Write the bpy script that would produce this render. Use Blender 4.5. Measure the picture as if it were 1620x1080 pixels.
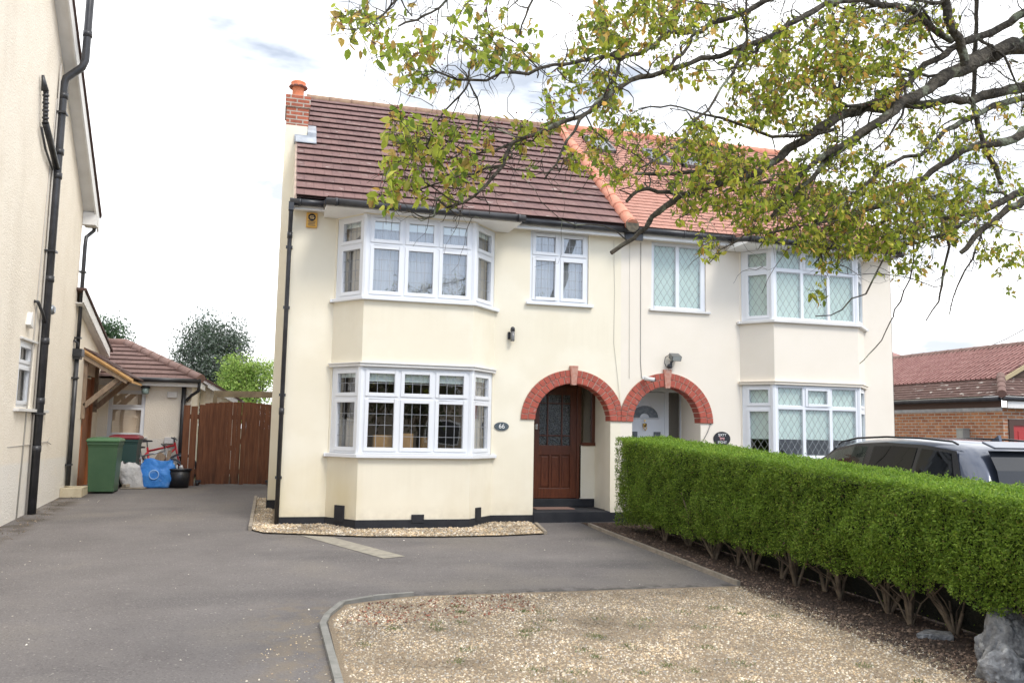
import bpy, bmesh, math, random
import numpy as np
from mathutils import Vector, Matrix, noise
random.seed(7); np.random.seed(7)
S=bpy.context.scene
for o in list(bpy.data.objects): bpy.data.objects.remove(o)
R=math.radians
# ------------------------------------------------------------------ camera
# world frame: x runs along the house fronts, +y goes back from the street, z up
FOC=1340.0
EYE=np.array([-.138,-13.506,1.75])
FWD=np.array([.26617,.95807,.10610]); RGT=np.array([.96283,-.26946,.01840]); UPV=np.array([-.04622,-.09726,.99419])
cd=bpy.data.cameras.new('camera'); cam=bpy.data.objects.new('camera',cd); S.collection.objects.link(cam)
m=Matrix.Identity(4)
for i in range(3):
    m[i][0]=RGT[i]; m[i][1]=UPV[i]; m[i][2]=-FWD[i]; m[i][3]=EYE[i]
cam.matrix_world=m
cd.sensor_width=36; cd.lens=FOC/1620*36; cd.clip_end=2000; cd.clip_start=.05
S.camera=cam
# ------------------------------------------------------------------ world and sun
SUN_EL,SUN_AZ=50.0,152.0      # azimuth clockwise from +y
w=bpy.data.worlds.new('World'); S.world=w; w.use_nodes=True
nt=w.node_tree; nt.nodes.clear()
N=nt.nodes.new; LK=nt.links.new
out=N('ShaderNodeOutputWorld'); bg=N('ShaderNodeBackground'); bg.inputs[1].default_value=.1
sky=N('ShaderNodeTexSky'); sky.sky_type='NISHITA'; sky.sun_disc=False
sky.sun_elevation=R(SUN_EL); sky.sun_rotation=R(SUN_AZ); sky.air_density=1.0; sky.dust_density=2.0
tc=N('ShaderNodeTexCoord'); mp=N('ShaderNodeMapping'); mp.inputs['Scale'].default_value=(1.3,1.3,4.2); mp.inputs['Location'].default_value=(.3,.1,.55)
nz=N('ShaderNodeTexNoise'); nz.inputs['Scale'].default_value=2.6; nz.inputs['Detail'].default_value=7; nz.inputs['Roughness'].default_value=.55
cr=N('ShaderNodeValToRGB'); cr.color_ramp.elements[0].position=.36; cr.color_ramp.elements[1].position=.50
cr.color_ramp.elements[0].color=(.62,.62,.62,1); cr.color_ramp.elements[1].color=(1,1,1,1)
nz2=N('ShaderNodeTexNoise'); nz2.inputs['Scale'].default_value=4.5; nz2.inputs['Detail'].default_value=5
cc=N('ShaderNodeValToRGB'); cc.color_ramp.elements[0].position=.34; cc.color_ramp.elements[1].position=.47
cc.color_ramp.elements[0].color=(5.5,5.85,6.4,1); cc.color_ramp.elements[1].color=(12.6,12.7,12.9,1)
mx=N('ShaderNodeMixRGB')
sx=N('ShaderNodeSeparateXYZ'); mr=N('ShaderNodeMapRange'); mr.inputs[1].default_value=-.9; mr.inputs[2].default_value=-.1; mr.inputs[3].default_value=.15; mu=N('ShaderNodeMath'); mu.operation='MULTIPLY'
LK(tc.outputs['Generated'],sx.inputs[0]); LK(sx.outputs[1],mr.inputs[0]); LK(tc.outputs['Generated'],mp.inputs[0]); LK(mp.outputs[0],nz.inputs['Vector']); LK(nz.outputs[0],cr.inputs[0])
LK(mp.outputs[0],nz2.inputs['Vector']); LK(nz2.outputs[0],cc.inputs[0])
LK(cr.outputs[0],mu.inputs[0]); LK(mr.outputs[0],mu.inputs[1]); LK(mu.outputs[0],mx.inputs[0]); mh=N('ShaderNodeMixRGB'); mh.inputs[1].default_value=(8.6,10.6,14.0,1); LK(mr.outputs[0],mh.inputs[0]); LK(sky.outputs[0],mh.inputs[2]); LK(mh.outputs[0],mx.inputs[1]); LK(cc.outputs[0],mx.inputs[2]); LK(mx.outputs[0],bg.inputs[0]); LK(bg.outputs[0],out.inputs[0])
sd=bpy.data.lights.new('sun','SUN'); sd.energy=1.3; sd.angle=R(16); sd.color=(1,.95,.87)
so=bpy.data.objects.new('sun',sd); S.collection.objects.link(so)
az=R(SUN_AZ); el=R(SUN_EL)
dv=Vector((math.sin(az)*math.cos(el),math.cos(az)*math.cos(el),math.sin(el)))
so.rotation_euler=dv.to_track_quat('Z','Y').to_euler(); so.location=(0,-20,20)
S.view_settings.view_transform='Standard'; S.view_settings.look='None'; S.view_settings.gamma=1
S.view_settings.exposure=.74
S.cycles.max_bounces=8; S.cycles.transparent_max_bounces=16
try: S.cycles.use_denoising=True
except: pass

# ------------------------------------------------------------------ helpers
def px(x,y,d): return EYE+(FWD+RGT*((x-810)/FOC)+UPV*((540-y)/FOC))*d
GY=[-60,-15,-8,-5,-1,0,4,6,12,50]; GZ=[0,0,.07,.14,.245,.28,.45,.52,.62,.9]
def g(y): return float(np.interp(y,GY,GZ))
class MB:
    def __init__(s): s.v=[]; s.f=[]; s.mi=[]; s.uv=[]; s.m=0; s.smooth=[]; s.sm=False
    def quad(s,pts,uv=None):
        b=len(s.v); s.v+= [tuple(p) for p in pts]; s.f.append(tuple(range(b,b+len(pts)))); s.mi.append(s.m); s.smooth.append(s.sm)
        s.uv.append(uv if uv else [(0,0)]*len(pts))
    def faces(s,vs,fs,sm=None):
        b=len(s.v); s.v+=[tuple(p) for p in vs]
        for f in fs:
            s.f.append(tuple(b+i for i in f)); s.mi.append(s.m); s.smooth.append(s.sm if sm is None else sm); s.uv.append([(0,0)]*len(f))
    def box(s,x0,x1,y0,y1,z0,z1):
        v=[(x0,y0,z0),(x1,y0,z0),(x1,y1,z0),(x0,y1,z0),(x0,y0,z1),(x1,y0,z1),(x1,y1,z1),(x0,y1,z1)]
        s.faces(v,[(0,3,2,1),(4,5,6,7),(0,1,5,4),(1,2,6,5),(2,3,7,6),(3,0,4,7)],False)
    def obox(s,a,d,u0,u1,w0,w1,z0,z1):
        # oriented: a=(x,y) origin, d=unit dir, outward normal n=(dy,-dx)
        n=(d[1],-d[0])
        P=lambda u,w,z:(a[0]+d[0]*u+n[0]*w,a[1]+d[1]*u+n[1]*w,z)
        v=[P(u0,w1,z0),P(u1,w1,z0),P(u1,w0,z0),P(u0,w0,z0),P(u0,w1,z1),P(u1,w1,z1),P(u1,w0,z1),P(u0,w0,z1)]
        s.faces(v,[(0,3,2,1),(4,5,6,7),(0,1,5,4),(1,2,6,5),(2,3,7,6),(3,0,4,7)],False)
    def prism(s,poly,axis,a,b):
        # poly: list of 2D pts in the plane normal to axis ('x': (y,z), 'y': (x,z), 'z': (x,y))
        def P(p,t):
            return {'x':(t,p[0],p[1]),'y':(p[0],t,p[1]),'z':(p[0],p[1],t)}[axis]
        n=len(poly); v=[P(p,a) for p in poly]+[P(p,b) for p in poly]
        s.faces(v,[tuple(range(n))[::-1],tuple(range(n,2*n))]+[(i,(i+1)%n,n+(i+1)%n,n+i) for i in range(n)],False)
    def bar(s,p,q,wd,th,up=(0,0,1)):
        p=Vector(p);q=Vector(q);d=(q-p).normalized();u=Vector(up)
        if abs(d.dot(u))>.98:u=Vector((1,0,0))
        a=d.cross(u).normalized();b=a.cross(d).normalized()
        v=[]
        for c in (p,q):
            for i,j in((-1,-1),(1,-1),(1,1),(-1,1)): v.append(c+a*i*wd/2+b*j*th/2)
        s.faces(v,[(0,1,2,3),(7,6,5,4),(0,4,5,1),(1,5,6,2),(2,6,7,3),(3,7,4,0)],False)
    def tube(s,pts,rad,n=8,cap=True,sm=True):
        pts=[Vector(p) for p in pts]; k=len(pts)
        if not hasattr(rad,'__len__'): rad=[rad]*k
        vs=[];prev=None
        for i,p in enumerate(pts):
            d=(pts[min(i+1,k-1)]-pts[max(i-1,0)])
            d=d.normalized() if d.length>1e-9 else Vector((0,0,1))
            if prev is None:
                t=Vector((0,0,1)) if abs(d.z)<.9 else Vector((1,0,0)); a=d.cross(t).normalized()
            else:
                a=prev-d*prev.dot(d); a=a.normalized() if a.length>1e-6 else d.orthogonal().normalized()
            prev=a; b=d.cross(a)
            for j in range(n):
                t=2*math.pi*j/n; vs.append(p+(a*math.cos(t)+b*math.sin(t))*rad[i])
        fs=[(i*n+j,i*n+(j+1)%n,(i+1)*n+(j+1)%n,(i+1)*n+j) for i in range(k-1) for j in range(n)]
        s.faces(vs,fs,sm)
        if cap: s.faces([vs[j] for j in range(n)],[tuple(range(n))[::-1]],False); s.faces([vs[(k-1)*n+j] for j in range(n)],[tuple(range(n))],False)
    def lathe(s,c,prof,n=20,axis='z',sm=True,sx=1,sy=1):
        vs=[]
        for r,h in prof:
            for j in range(n):
                t=2*math.pi*j/n; a,b=r*math.cos(t)*sx,r*math.sin(t)*sy
                vs.append({'z':(c[0]+a,c[1]+b,c[2]+h),'y':(c[0]+a,c[1]+h,c[2]+b),'x':(c[0]+h,c[1]+a,c[2]+b)}[axis])
        k=len(prof)
        s.faces(vs,[(i*n+j,i*n+(j+1)%n,(i+1)*n+(j+1)%n,(i+1)*n+j) for i in range(k-1) for j in range(n)],sm)
        s.faces([vs[j] for j in range(n)],[tuple(range(n))],False); s.faces([vs[(k-1)*n+j] for j in range(n)],[tuple(range(n))],False)
    def build(s,name,mats,parent=None,bevel=0,fix=True):
        if not isinstance(mats,(list,tuple)): mats=[mats]
        off=Vector((0,0,0)); q=parent
        while q is not None: off+=q.location; q=q.parent
        me=bpy.data.meshes.new(name); me.from_pydata([(a-off.x,b-off.y,c-off.z) for a,b,c in s.v],[],s.f)
        for mt in mats: me.materials.append(mt)
        me.polygons.foreach_set('material_index',s.mi); me.polygons.foreach_set('use_smooth',s.smooth)
        if any(u[0]!=(0,0) or len(u)>1 and u[1]!=(0,0) for u in s.uv):
            l=me.uv_layers.new(name='UVMap'); l.data.foreach_set('uv',[c for u in s.uv for t in u for c in t])
        me.update()
        if fix:
            bm=bmesh.new(); bm.from_mesh(me); bmesh.ops.remove_doubles(bm,verts=bm.verts,dist=1e-5)
            bmesh.ops.recalc_face_normals(bm,faces=bm.faces); bm.to_mesh(me); bm.free()
        o=bpy.data.objects.new(name,me); S.collection.objects.link(o)
        if parent is not None: o.parent=parent
        if bevel:
            b=o.modifiers.new('bevel','BEVEL'); b.width=bevel; b.segments=2; b.limit_method='ANGLE'; b.angle_limit=R(40)
        return o
def tag(o,label=None,cat=None,group=None,kind=None):
    if label:o['label']=label
    if cat:o['category']=cat
    if group:o['group']=group
    if kind:o['kind']=kind
    return o
def thing(name,loc,label,cat,group=None):
    o=bpy.data.objects.new(name,None); o.location=loc; o.empty_display_size=.2; S.collection.objects.link(o)
    return tag(o,label,cat,group)
# ------------------------------------------------------------------ materials
def mat(name,c1,c2=None,scale=6,rough=.8,bump=0,bscale=60,metal=0,spec=.5,detail=6,coord='Object',stretch=(1,1,1),ramp=(.35,.65),bdist=.01,coat=0):
    m=bpy.data.materials.new(name); m.use_nodes=True; t=m.node_tree; b=t.nodes['Principled BSDF']
    b.inputs['Roughness'].default_value=rough; b.inputs['Metallic'].default_value=metal; b.inputs['Specular IOR Level'].default_value=spec
    b.inputs['Coat Weight'].default_value=coat
    b.inputs['Base Color'].default_value=(*c1,1)
    tcn=t.nodes.new('ShaderNodeTexCoord'); mpn=t.nodes.new('ShaderNodeMapping'); mpn.inputs['Scale'].default_value=stretch
    t.links.new(tcn.outputs[coord],mpn.inputs[0])
    if c2 is not None:
        n=t.nodes.new('ShaderNodeTexNoise'); n.inputs['Scale'].default_value=scale; n.inputs['Detail'].default_value=detail; n.inputs['Roughness'].default_value=.6
        r=t.nodes.new('ShaderNodeValToRGB'); r.color_ramp.elements[0].position=ramp[0]; r.color_ramp.elements[1].position=ramp[1]
        r.color_ramp.elements[0].color=(*c1,1); r.color_ramp.elements[1].color=(*c2,1)
        t.links.new(mpn.outputs[0],n.inputs['Vector']); t.links.new(n.outputs[0],r.inputs[0]); t.links.new(r.outputs[0],b.inputs['Base Color'])
    if bump:
        n=t.nodes.new('ShaderNodeTexNoise'); n.inputs['Scale'].default_value=bscale; n.inputs['Detail'].default_value=4
        u=t.nodes.new('ShaderNodeBump'); u.inputs['Strength'].default_value=bump; u.inputs['Distance'].default_value=bdist
        t.links.new(mpn.outputs[0],n.inputs['Vector']); t.links.new(n.outputs[0],u.inputs['Height']); t.links.new(u.outputs[0],b.inputs['Normal'])
    return m
def nodes(m): return m.node_tree,m.node_tree.nodes['Principled BSDF']
def mixin(m,c,scale,lo,hi,stretch=(1,1,1),coord='Object',detail=5,maxf=1,box=None):
    """overlay colour c where noise is high; box=(min xyz, max xyz, soft) limits the mark to a place on the thing"""
    t,b=nodes(m); src=b.inputs['Base Color']
    x=t.nodes.new('ShaderNodeMixRGB'); x.inputs[2].default_value=(*c,1)
    if src.links: t.links.new(src.links[0].from_socket,x.inputs[1])
    else: x.inputs[1].default_value=src.default_value
    tcn=t.nodes.new('ShaderNodeTexCoord'); mpn=t.nodes.new('ShaderNodeMapping'); mpn.inputs['Scale'].default_value=stretch
    n=t.nodes.new('ShaderNodeTexNoise'); n.inputs['Scale'].default_value=scale; n.inputs['Detail'].default_value=detail
    r=t.nodes.new('ShaderNodeMapRange'); r.inputs[1].default_value=lo; r.inputs[2].default_value=hi; r.inputs[4].default_value=maxf
    t.links.new(tcn.outputs[coord],mpn.inputs[0]); t.links.new(mpn.outputs[0],n.inputs['Vector']); t.links.new(n.outputs[0],r.inputs[0])
    fac=r.outputs[0]
    if box:
        sp=t.nodes.new('ShaderNodeSeparateXYZ'); t.links.new(tcn.outputs[coord],sp.inputs[0])
        for ax,(a,bb,sf) in box.items():
            for lim,sg in((a,1),(bb,-1)):
                q=t.nodes.new('ShaderNodeMapRange'); q.inputs[1].default_value=lim-sf*sg; q.inputs[2].default_value=lim+sf*sg
                t.links.new(sp.outputs[ax],q.inputs[0]); mu=t.nodes.new('ShaderNodeMath'); mu.operation='MULTIPLY'
                t.links.new(fac,mu.inputs[0]); t.links.new(q.outputs[0],mu.inputs[1]); fac=mu.outputs[0]
    t.links.new(fac,x.inputs[0]); t.links.new(x.outputs[0],src)
    return m
CREAM=mat('cream_render',(.80,.735,.59),(.82,.755,.61),2.2,.85,.25,90,bdist=.004,spec=.25)
mixin(CREAM,(.70,.60,.37),1.6,.25,.6,(1,1,.6),box={0:(-3.3,-1.60,.12),2:(-.1,.85,.3)},maxf=.8)
mixin(CREAM,(.70,.62,.46),1.3,.45,.8,maxf=.25)
mixin(CREAM,(.60,.53,.40),1.5,.42,.72,(9,9,.35),box={2:(.55,1.10,.12)},maxf=.10)
mixin(CREAM,(.60,.53,.40),1.5,.42,.72,(9,9,.35),box={2:(3.0,3.50,.12)},maxf=.10)
mixin(CREAM,(.50,.44,.33),9,.35,.7,box={2:(-.1,.34,.10)},maxf=.35)
mixin(CREAM,(.90,.86,.74),1.1,.5,.7,maxf=.35)
CREAMN=mat('pale_cream_render',(.79,.72,.615),(.81,.74,.64),2.2,.85,.25,90,bdist=.004,spec=.25)
mixin(CREAMN,(.70,.63,.52),1.3,.5,.85,maxf=.2)
ROUGH=mat('roughcast_render',(.82,.745,.63),(.85,.78,.67),3,.9,.5,42,bdist=.02,spec=.2)
mixin(ROUGH,(.60,.53,.43),2.5,.5,.8,(1,1,.3),maxf=.3)
mixin(ROUGH,(.78,.76,.72),2.5,.2,.4,box={2:(-.2,.95,.03),1:(-9,5,.1)},maxf=.6)
PLINTH=mat('black_paint',(.012,.013,.018),(.022,.023,.028),5,.8,.2,80)
UPVC=mat('white_upvc',(.77,.785,.81),(.74,.755,.785),.8,.35)
WHITE=mat('white_paint',(.74,.73,.71),(.66,.645,.62),3,.55)
BLACKPVC=mat('black_pvc',(.018,.019,.022),(.045,.045,.05),4,.38)
LEAD=mat('lead_strip',(.34,.35,.37),None,rough=.45,metal=.3)
LEADN=mat('dark_lead_strip',(.33,.35,.35),None,rough=.45,metal=.3)
FLASH=mat('lead_flashing',(.30,.33,.37),(.45,.47,.5),6,.5)
TERRA=mat('terracotta',(.62,.17,.075),(.72,.26,.13),7,.75,.2,60)
DARKIN=mat('room_paint',(.10,.09,.08),(.13,.12,.10),2,.9)
CURT=mat('grey_curtain',(.42,.40,.37),(.50,.48,.45),3,.95)
BLIND=mat('pale_roller_blind',(.82,.92,.90),(.78,.88,.86),2,.9)
BLINDN=mat('pale_green_blind',(.60,.72,.655),(.55,.67,.61),2,.9)
CARD=mat('cardboard',(.50,.31,.13),(.42,.25,.10),4,.85)
DOORW=mat('mahogany_stain',(.125,.036,.016),(.07,.020,.009),9,.38,.15,60,stretch=(6,6,.6))
OAK=mat('weathered_oak',(.30,.22,.15),(.20,.14,.10),8,.8,.2,60,stretch=(4,4,1))
OAKN=mat('fresh_pine',(.62,.38,.16),(.52,.30,.12),8,.7)
FENCE=mat('brown_fence_stain',(.21,.082,.038),(.12,.045,.022),5,.85,.4,50,stretch=(6,6,.5))
mixin(FENCE,(.03,.018,.012),4,.45,.75,(3,3,.6),box={2:(-1,.35,.2)},maxf=.8)
CHROME=mat('chrome',(.6,.6,.6),None,rough=.2,metal=1)
BRASS=mat('brass',(.65,.42,.12),None,rough=.3,metal=1)
CONC=mat('concrete',(.34,.31,.25),(.25,.23,.19),9,.9,.4,80)
TIMBER=mat('grey_timber',(.33,.28,.22),(.22,.19,.15),8,.9,.4,60)
def glass(name,tint=(.95,.96,.96),ior=2.9,rough=.0):
    m=bpy.data.materials.new(name); m.use_nodes=True; t=m.node_tree; t.nodes.clear()
    o=t.nodes.new('ShaderNodeOutputMaterial'); mixs=t.nodes.new('ShaderNodeMixShader'); tr=t.nodes.new('ShaderNodeBsdfTransparent'); gl=t.nodes.new('ShaderNodeBsdfGlossy')
    tr.inputs[0].default_value=(*tint,1); gl.inputs['Roughness'].default_value=rough
    ge=t.nodes.new('ShaderNodeNewGeometry') # Schlick reflectance, the same from both sides of the thin pane
    vd=t.nodes.new('ShaderNodeVectorMath'); vd.operation='DOT_PRODUCT'; t.links.new(ge.outputs['Normal'],vd.inputs[0]); t.links.new(ge.outputs['Incoming'],vd.inputs[1])
    def mth(op,a,b=None):
        q=t.nodes.new('ShaderNodeMath'); q.operation=op
        for k,x in enumerate((a,b)):
            if x is None: continue
            if isinstance(x,(int,float)): q.inputs[k].default_value=x
            else: t.links.new(x,q.inputs[k])
        return q.outputs[0]
    f0=((ior-1)/(ior+1))**2
    p5=mth('POWER',mth('SUBTRACT',1.0,mth('ABSOLUTE',vd.outputs['Value'])),5.0); fr=mth('ADD',mth('MULTIPLY',p5,1-f0),f0)
    tcn=t.nodes.new('ShaderNodeTexCoord'); n=t.nodes.new('ShaderNodeTexNoise'); n.inputs['Scale'].default_value=1.7; n.inputs['Detail'].default_value=1
    bu=t.nodes.new('ShaderNodeBump'); bu.inputs['Strength'].default_value=.12; bu.inputs['Distance'].default_value=.02
    t.links.new(tcn.outputs['Object'],n.inputs['Vector']); t.links.new(n.outputs[0],bu.inputs['Height']); t.links.new(bu.outputs[0],gl.inputs['Normal'])
    t.links.new(fr,mixs.inputs[0]); t.links.new(tr.outputs[0],mixs.inputs[1]); t.links.new(gl.outputs[0],mixs.inputs[2]); t.links.new(mixs.outputs[0],o.inputs[0])
    return m
GLASS=glass('window_glass'); GLASSN=glass('neighbour_glass',ior=1.75); GLASSD=glass('obscure_glass',(.35,.38,.38),1.8,.15); CARGLASS=glass('tinted_car_glass',(.10,.11,.12),1.5)
GLASSF=glass('front_car_glass',(.75,.85,.80),1.6)
def brick(name,c1,c2,mortar,sx=.225,sy=.075,coord='UV',bias=0,ms=.012):
    m=bpy.data.materials.new(name); m.use_nodes=True; t,b=nodes(m); b.inputs['Roughness'].default_value=.88
    b.inputs['Specular IOR Level'].default_value=.2
    tcn=t.nodes.new('ShaderNodeTexCoord'); bt=t.nodes.new('ShaderNodeTexBrick'); bt.inputs['Scale'].default_value=1
    bt.inputs['Color1'].default_value=(*c1,1); bt.inputs['Color2'].default_value=(*c2,1); bt.inputs['Mortar'].default_value=(*mortar,1)
    bt.inputs['Brick Width'].default_value=sx; bt.inputs['Row Height'].default_value=sy; bt.inputs['Mortar Size'].default_value=ms; bt.inputs['Bias'].default_value=bias
    t.links.new(tcn.outputs[coord],bt.inputs['Vector']); 
    n=t.nodes.new('ShaderNodeTexNoise'); n.inputs['Scale'].default_value=9; n.inputs['Detail'].default_value=6; t.links.new(tcn.outputs[coord],n.inputs['Vector'])
    mu=t.nodes.new('ShaderNodeMixRGB'); mu.blend_type='OVERLAY'; mu.inputs[0].default_value=.45
    t.links.new(bt.outputs['Color'],mu.inputs[1]); t.links.new(n.outputs[0],mu.inputs[2]); t.links.new(mu.outputs[0],b.inputs['Base Color'])
    bu=t.nodes.new('ShaderNodeBump'); bu.inputs['Strength'].default_value=.6; bu.inputs['Distance'].default_value=.006; bu.invert=True
    t.links.new(bt.outputs['Fac'],bu.inputs['Height']); t.links.new(bu.outputs[0],b.inputs['Normal'])
    return m
BRICK=brick('stack_brick',(.42,.13,.075),(.30,.10,.065),(.42,.36,.30))
GBRICK=brick('orange_brick',(.46,.21,.10),(.30,.12,.065),(.40,.34,.28))
ARCHB=mat('red_painted_brick',(.44,.092,.058),(.32,.07,.045),9,.7,.3,70)
mixin(ARCHB,(.55,.42,.38),9,.60,.78,maxf=.6)
MORTAR=mat('mortar',(.52,.40,.31),(.42,.31,.25),9,.9)
def tilemat(name,c1,c2,c3,tw,th,lich=.0,lc=(.5,.47,.42)):
    m=bpy.data.materials.new(name); m.use_nodes=True; t,b=nodes(m); b.inputs['Roughness'].default_value=.85; b.inputs['Specular IOR Level'].default_value=.25
    tcn=t.nodes.new('ShaderNodeTexCoord'); bt=t.nodes.new('ShaderNodeTexBrick')
    bt.inputs['Scale'].default_value=1; bt.inputs['Brick Width'].default_value=tw; bt.inputs['Row Height'].default_value=th; bt.inputs['Mortar Size'].default_value=.0035
    bt.inputs['Color1'].default_value=(*c1,1); bt.inputs['Color2'].default_value=(*c2,1); bt.inputs['Mortar'].default_value=(c1[0]*.3,c1[1]*.3,c1[2]*.3,1)
    t.links.new(tcn.outputs['UV'],bt.inputs['Vector'])
    n=t.nodes.new('ShaderNodeTexNoise'); n.inputs['Scale'].default_value=5; n.inputs['Detail'].default_value=8; n.inputs['Roughness'].default_value=.7; t.links.new(tcn.outputs['UV'],n.inputs['Vector'])
    r=t.nodes.new('ShaderNodeMapRange'); r.inputs[1].default_value=.4; r.inputs[2].default_value=.7; r.inputs[4].default_value=.8
    x=t.nodes.new('ShaderNodeMixRGB'); x.inputs[2].default_value=(*c3,1)
    t.links.new(n.outputs[0],r.inputs[0]); t.links.new(r.outputs[0],x.inputs[0]); t.links.new(bt.outputs['Color'],x.inputs[1]); t.links.new(x.outputs[0],b.inputs['Base Color'])
    if lich: mixin(m,lc,4.5,.66-lich*.1,.72-lich*.1,(1,2.5,1),coord='UV',detail=8,maxf=.75)
    return m
TILEB=tilemat('brown_concrete_tile',(.205,.118,.108),(.145,.088,.085),(.25,.155,.135),.3,.3,.35,(.42,.36,.32))
mixin(TILEB,(.42,.16,.07),7,.70,.74,coord='UV',maxf=.6)
TILEO=tilemat('orange_tile',(.45,.225,.170),(.41,.205,.155),(.48,.26,.205),.165,.148)
TILEG=tilemat('red_roman_tile',(.26,.13,.115),(.21,.105,.095),(.32,.18,.16),.3,.33)
TILED=tilemat('lichened_dark_tile',(.135,.082,.068),(.11,.066,.058),(.16,.10,.085),.165,.11,.55,(.60,.56,.50))
TILEL=tilemat('brown_hip_tile',(.175,.108,.095),(.14,.088,.078),(.22,.14,.122),.3,.3)
def leafmat(name,trans=.35,rough=.55):
    m=bpy.data.materials.new(name); m.use_nodes=True; t,b=nodes(m); b.inputs['Roughness'].default_value=rough; b.inputs['Specular IOR Level'].default_value=.3
    at=t.nodes.new('ShaderNodeAttribute'); at.attribute_name='tint'; t.links.new(at.outputs['Color'],b.inputs['Base Color'])
    tl=t.nodes.new('ShaderNodeBsdfTranslucent'); mxs=t.nodes.new('ShaderNodeMixShader'); mxs.inputs[0].default_value=trans
    hs=t.nodes.new('ShaderNodeHueSaturation'); hs.inputs['Value'].default_value=1.5; t.links.new(at.outputs['Color'],hs.inputs['Color']); t.links.new(hs.outputs[0],tl.inputs[0])
    o=t.nodes['Material Output']; t.links.new(b.outputs[0],mxs.inputs[1]); t.links.new(tl.outputs[0],mxs.inputs[2]); t.links.new(mxs.outputs[0],o.inputs[0])
    return m
LEAF=leafmat('leaf'); LEAFT=leafmat('spring_leaf',.55)
BARK=mat('grey_brown_bark',(.030,.026,.021),(.115,.098,.075),16,.95,1,45,bdist=.02,stretch=(1,1,1))
mixin(BARK,(.27,.30,.21),6,.58,.66,maxf=.8)
STEM=mat('privet_stem',(.20,.15,.10),(.09,.065,.045),12,.85,.4,60)

def leafmesh(name,pos,axis,nrm,ln,wd,col,mt,parent,fancy=False):
    """one mesh of many leaves; pos base (n,3), axis unit, nrm unit, ln, wd (n,), col (n,3)"""
    n=len(pos); off=np.zeros(3); q=parent
    while q is not None: off+=np.array(q.location); q=q.parent
    pos=pos-off
    side=np.cross(axis,nrm); side/=np.linalg.norm(side,axis=1)[:,None]+1e-9
    up=np.cross(side,axis)
    L=ln[:,None]; W=wd[:,None]
    if fancy:
        pts=[(0,0,0),(.28,-.44,.06),(.66,-.38,.02),(1,0,-.16),(.66,.38,.02),(.28,.44,.06),(.3,0,-.04),(.68,0,-.08)]
        fc=[(0,1,6),(1,2,7,6),(2,3,7),(0,6,5),(6,7,4,5),(7,3,4)]
    else:
        pts=[(0,0,0),(.45,-.5,.05),(1,0,-.08),(.45,.5,.05)]; fc=[(0,1,2,3)]
    k=len(pts); V=np.empty((n,k,3))
    for i,(a,b,c) in enumerate(pts): V[:,i]=pos+axis*L*a+side*W*b+up*L*c
    loops=[];starts=[];tot=[];c0=0
    pat=np.array([i for f in fc for i in f]); lens=np.array([len(f) for f in fc])
    LP=(np.arange(n)[:,None]*k+pat[None]).ravel(); TT=np.tile(lens,n); ST=np.concatenate([[0],np.cumsum(TT)[:-1]])
    me=bpy.data.meshes.new(name); me.vertices.add(n*k); me.vertices.foreach_set('co',V.ravel())
    me.loops.add(len(LP)); me.loops.foreach_set('vertex_index',LP.astype(np.int32))
    me.polygons.add(len(TT)); me.polygons.foreach_set('loop_start',ST.astype(np.int32)); me.polygons.foreach_set('loop_total',TT.astype(np.int32))
    at=me.color_attributes.new('tint','FLOAT_COLOR','POINT')
    C=np.ones((n,k,4)); C[:,:,:3]=col[:,None,:]; at.data.foreach_set('color',C.ravel())
    me.materials.append(mt); me.update(calc_edges=True)
    o=bpy.data.objects.new(name,me); S.collection.objects.link(o); o.parent=parent
    return o
def rvec(n):
    v=np.random.randn(n,3); return v/np.linalg.norm(v,axis=1)[:,None]
def palette(n,cols,jit=.12):
    cols=np.array([c[:3] for c in cols]); wts=None
    c=cols[np.random.randint(len(cols),size=n)]
    return np.clip(c*(1+np.random.randn(n,1)*jit),.005,1)
def text_mesh(body,size,loc,rot,mt,name,parent,ext=.003,squash=1):
    c=bpy.data.curves.new('t','FONT'); c.body=body; c.size=size; c.extrude=ext; c.align_x='CENTER'; c.align_y='CENTER'
    o=bpy.data.objects.new('t',c); S.collection.objects.link(o)
    dg=bpy.context.evaluated_depsgraph_get(); me=bpy.data.meshes.new_from_object(o.evaluated_get(dg))
    bpy.data.objects.remove(o)
    me.materials.clear(); me.materials.append(mt)
    off=Vector((0,0,0)); q=parent
    while q is not None: off+=q.location; q=q.parent
    me.transform(Matrix.Translation(Vector(loc)-off)@Matrix.Rotation(rot,4,'Z')@Matrix.Rotation(R(90),4,'X')@Matrix.Diagonal((squash,1,1,1)))
    ob=bpy.data.objects.new(name,me); S.collection.objects.link(ob); ob.parent=parent
    return ob
#@@GROUND
# ------------------------------------------------------------------ ground
def sheet(name,poly,dz,mt,res=None):
    """flat polygon draped over the ground profile, cut at the profile's knees"""
    bm=bmesh.new(); vs=[bm.verts.new((x,y,0)) for x,y in poly]; bm.faces.new(vs)
    for yy in GY:
        bmesh.ops.bisect_plane(bm,geom=bm.verts[:]+bm.edges[:]+bm.faces[:],plane_co=(0,yy,0),plane_no=(0,1,0))
    bmesh.ops.triangulate(bm,faces=bm.faces)
    for v in bm.verts: v.co.z=g(v.co.y)+dz
    bmesh.ops.recalc_face_normals(bm,faces=bm.faces)
    if sum(f.normal.z for f in bm.faces)<0: bmesh.ops.reverse_faces(bm,faces=bm.faces)
    me=bpy.data.meshes.new(name); bm.to_mesh(me); bm.free(); me.materials.append(mt)
    o=bpy.data.objects.new(name,me); S.collection.objects.link(o); tag(o,kind='structure'); return o
ASPH=mat('asphalt',(.142,.129,.124),(.192,.176,.168),1.1,.92,.8,60,bdist=.012,spec=.25,ramp=(.3,.7))
mixin(ASPH,(.085,.08,.08),.7,.50,.72,(.35,1,1),maxf=.7)
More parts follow.
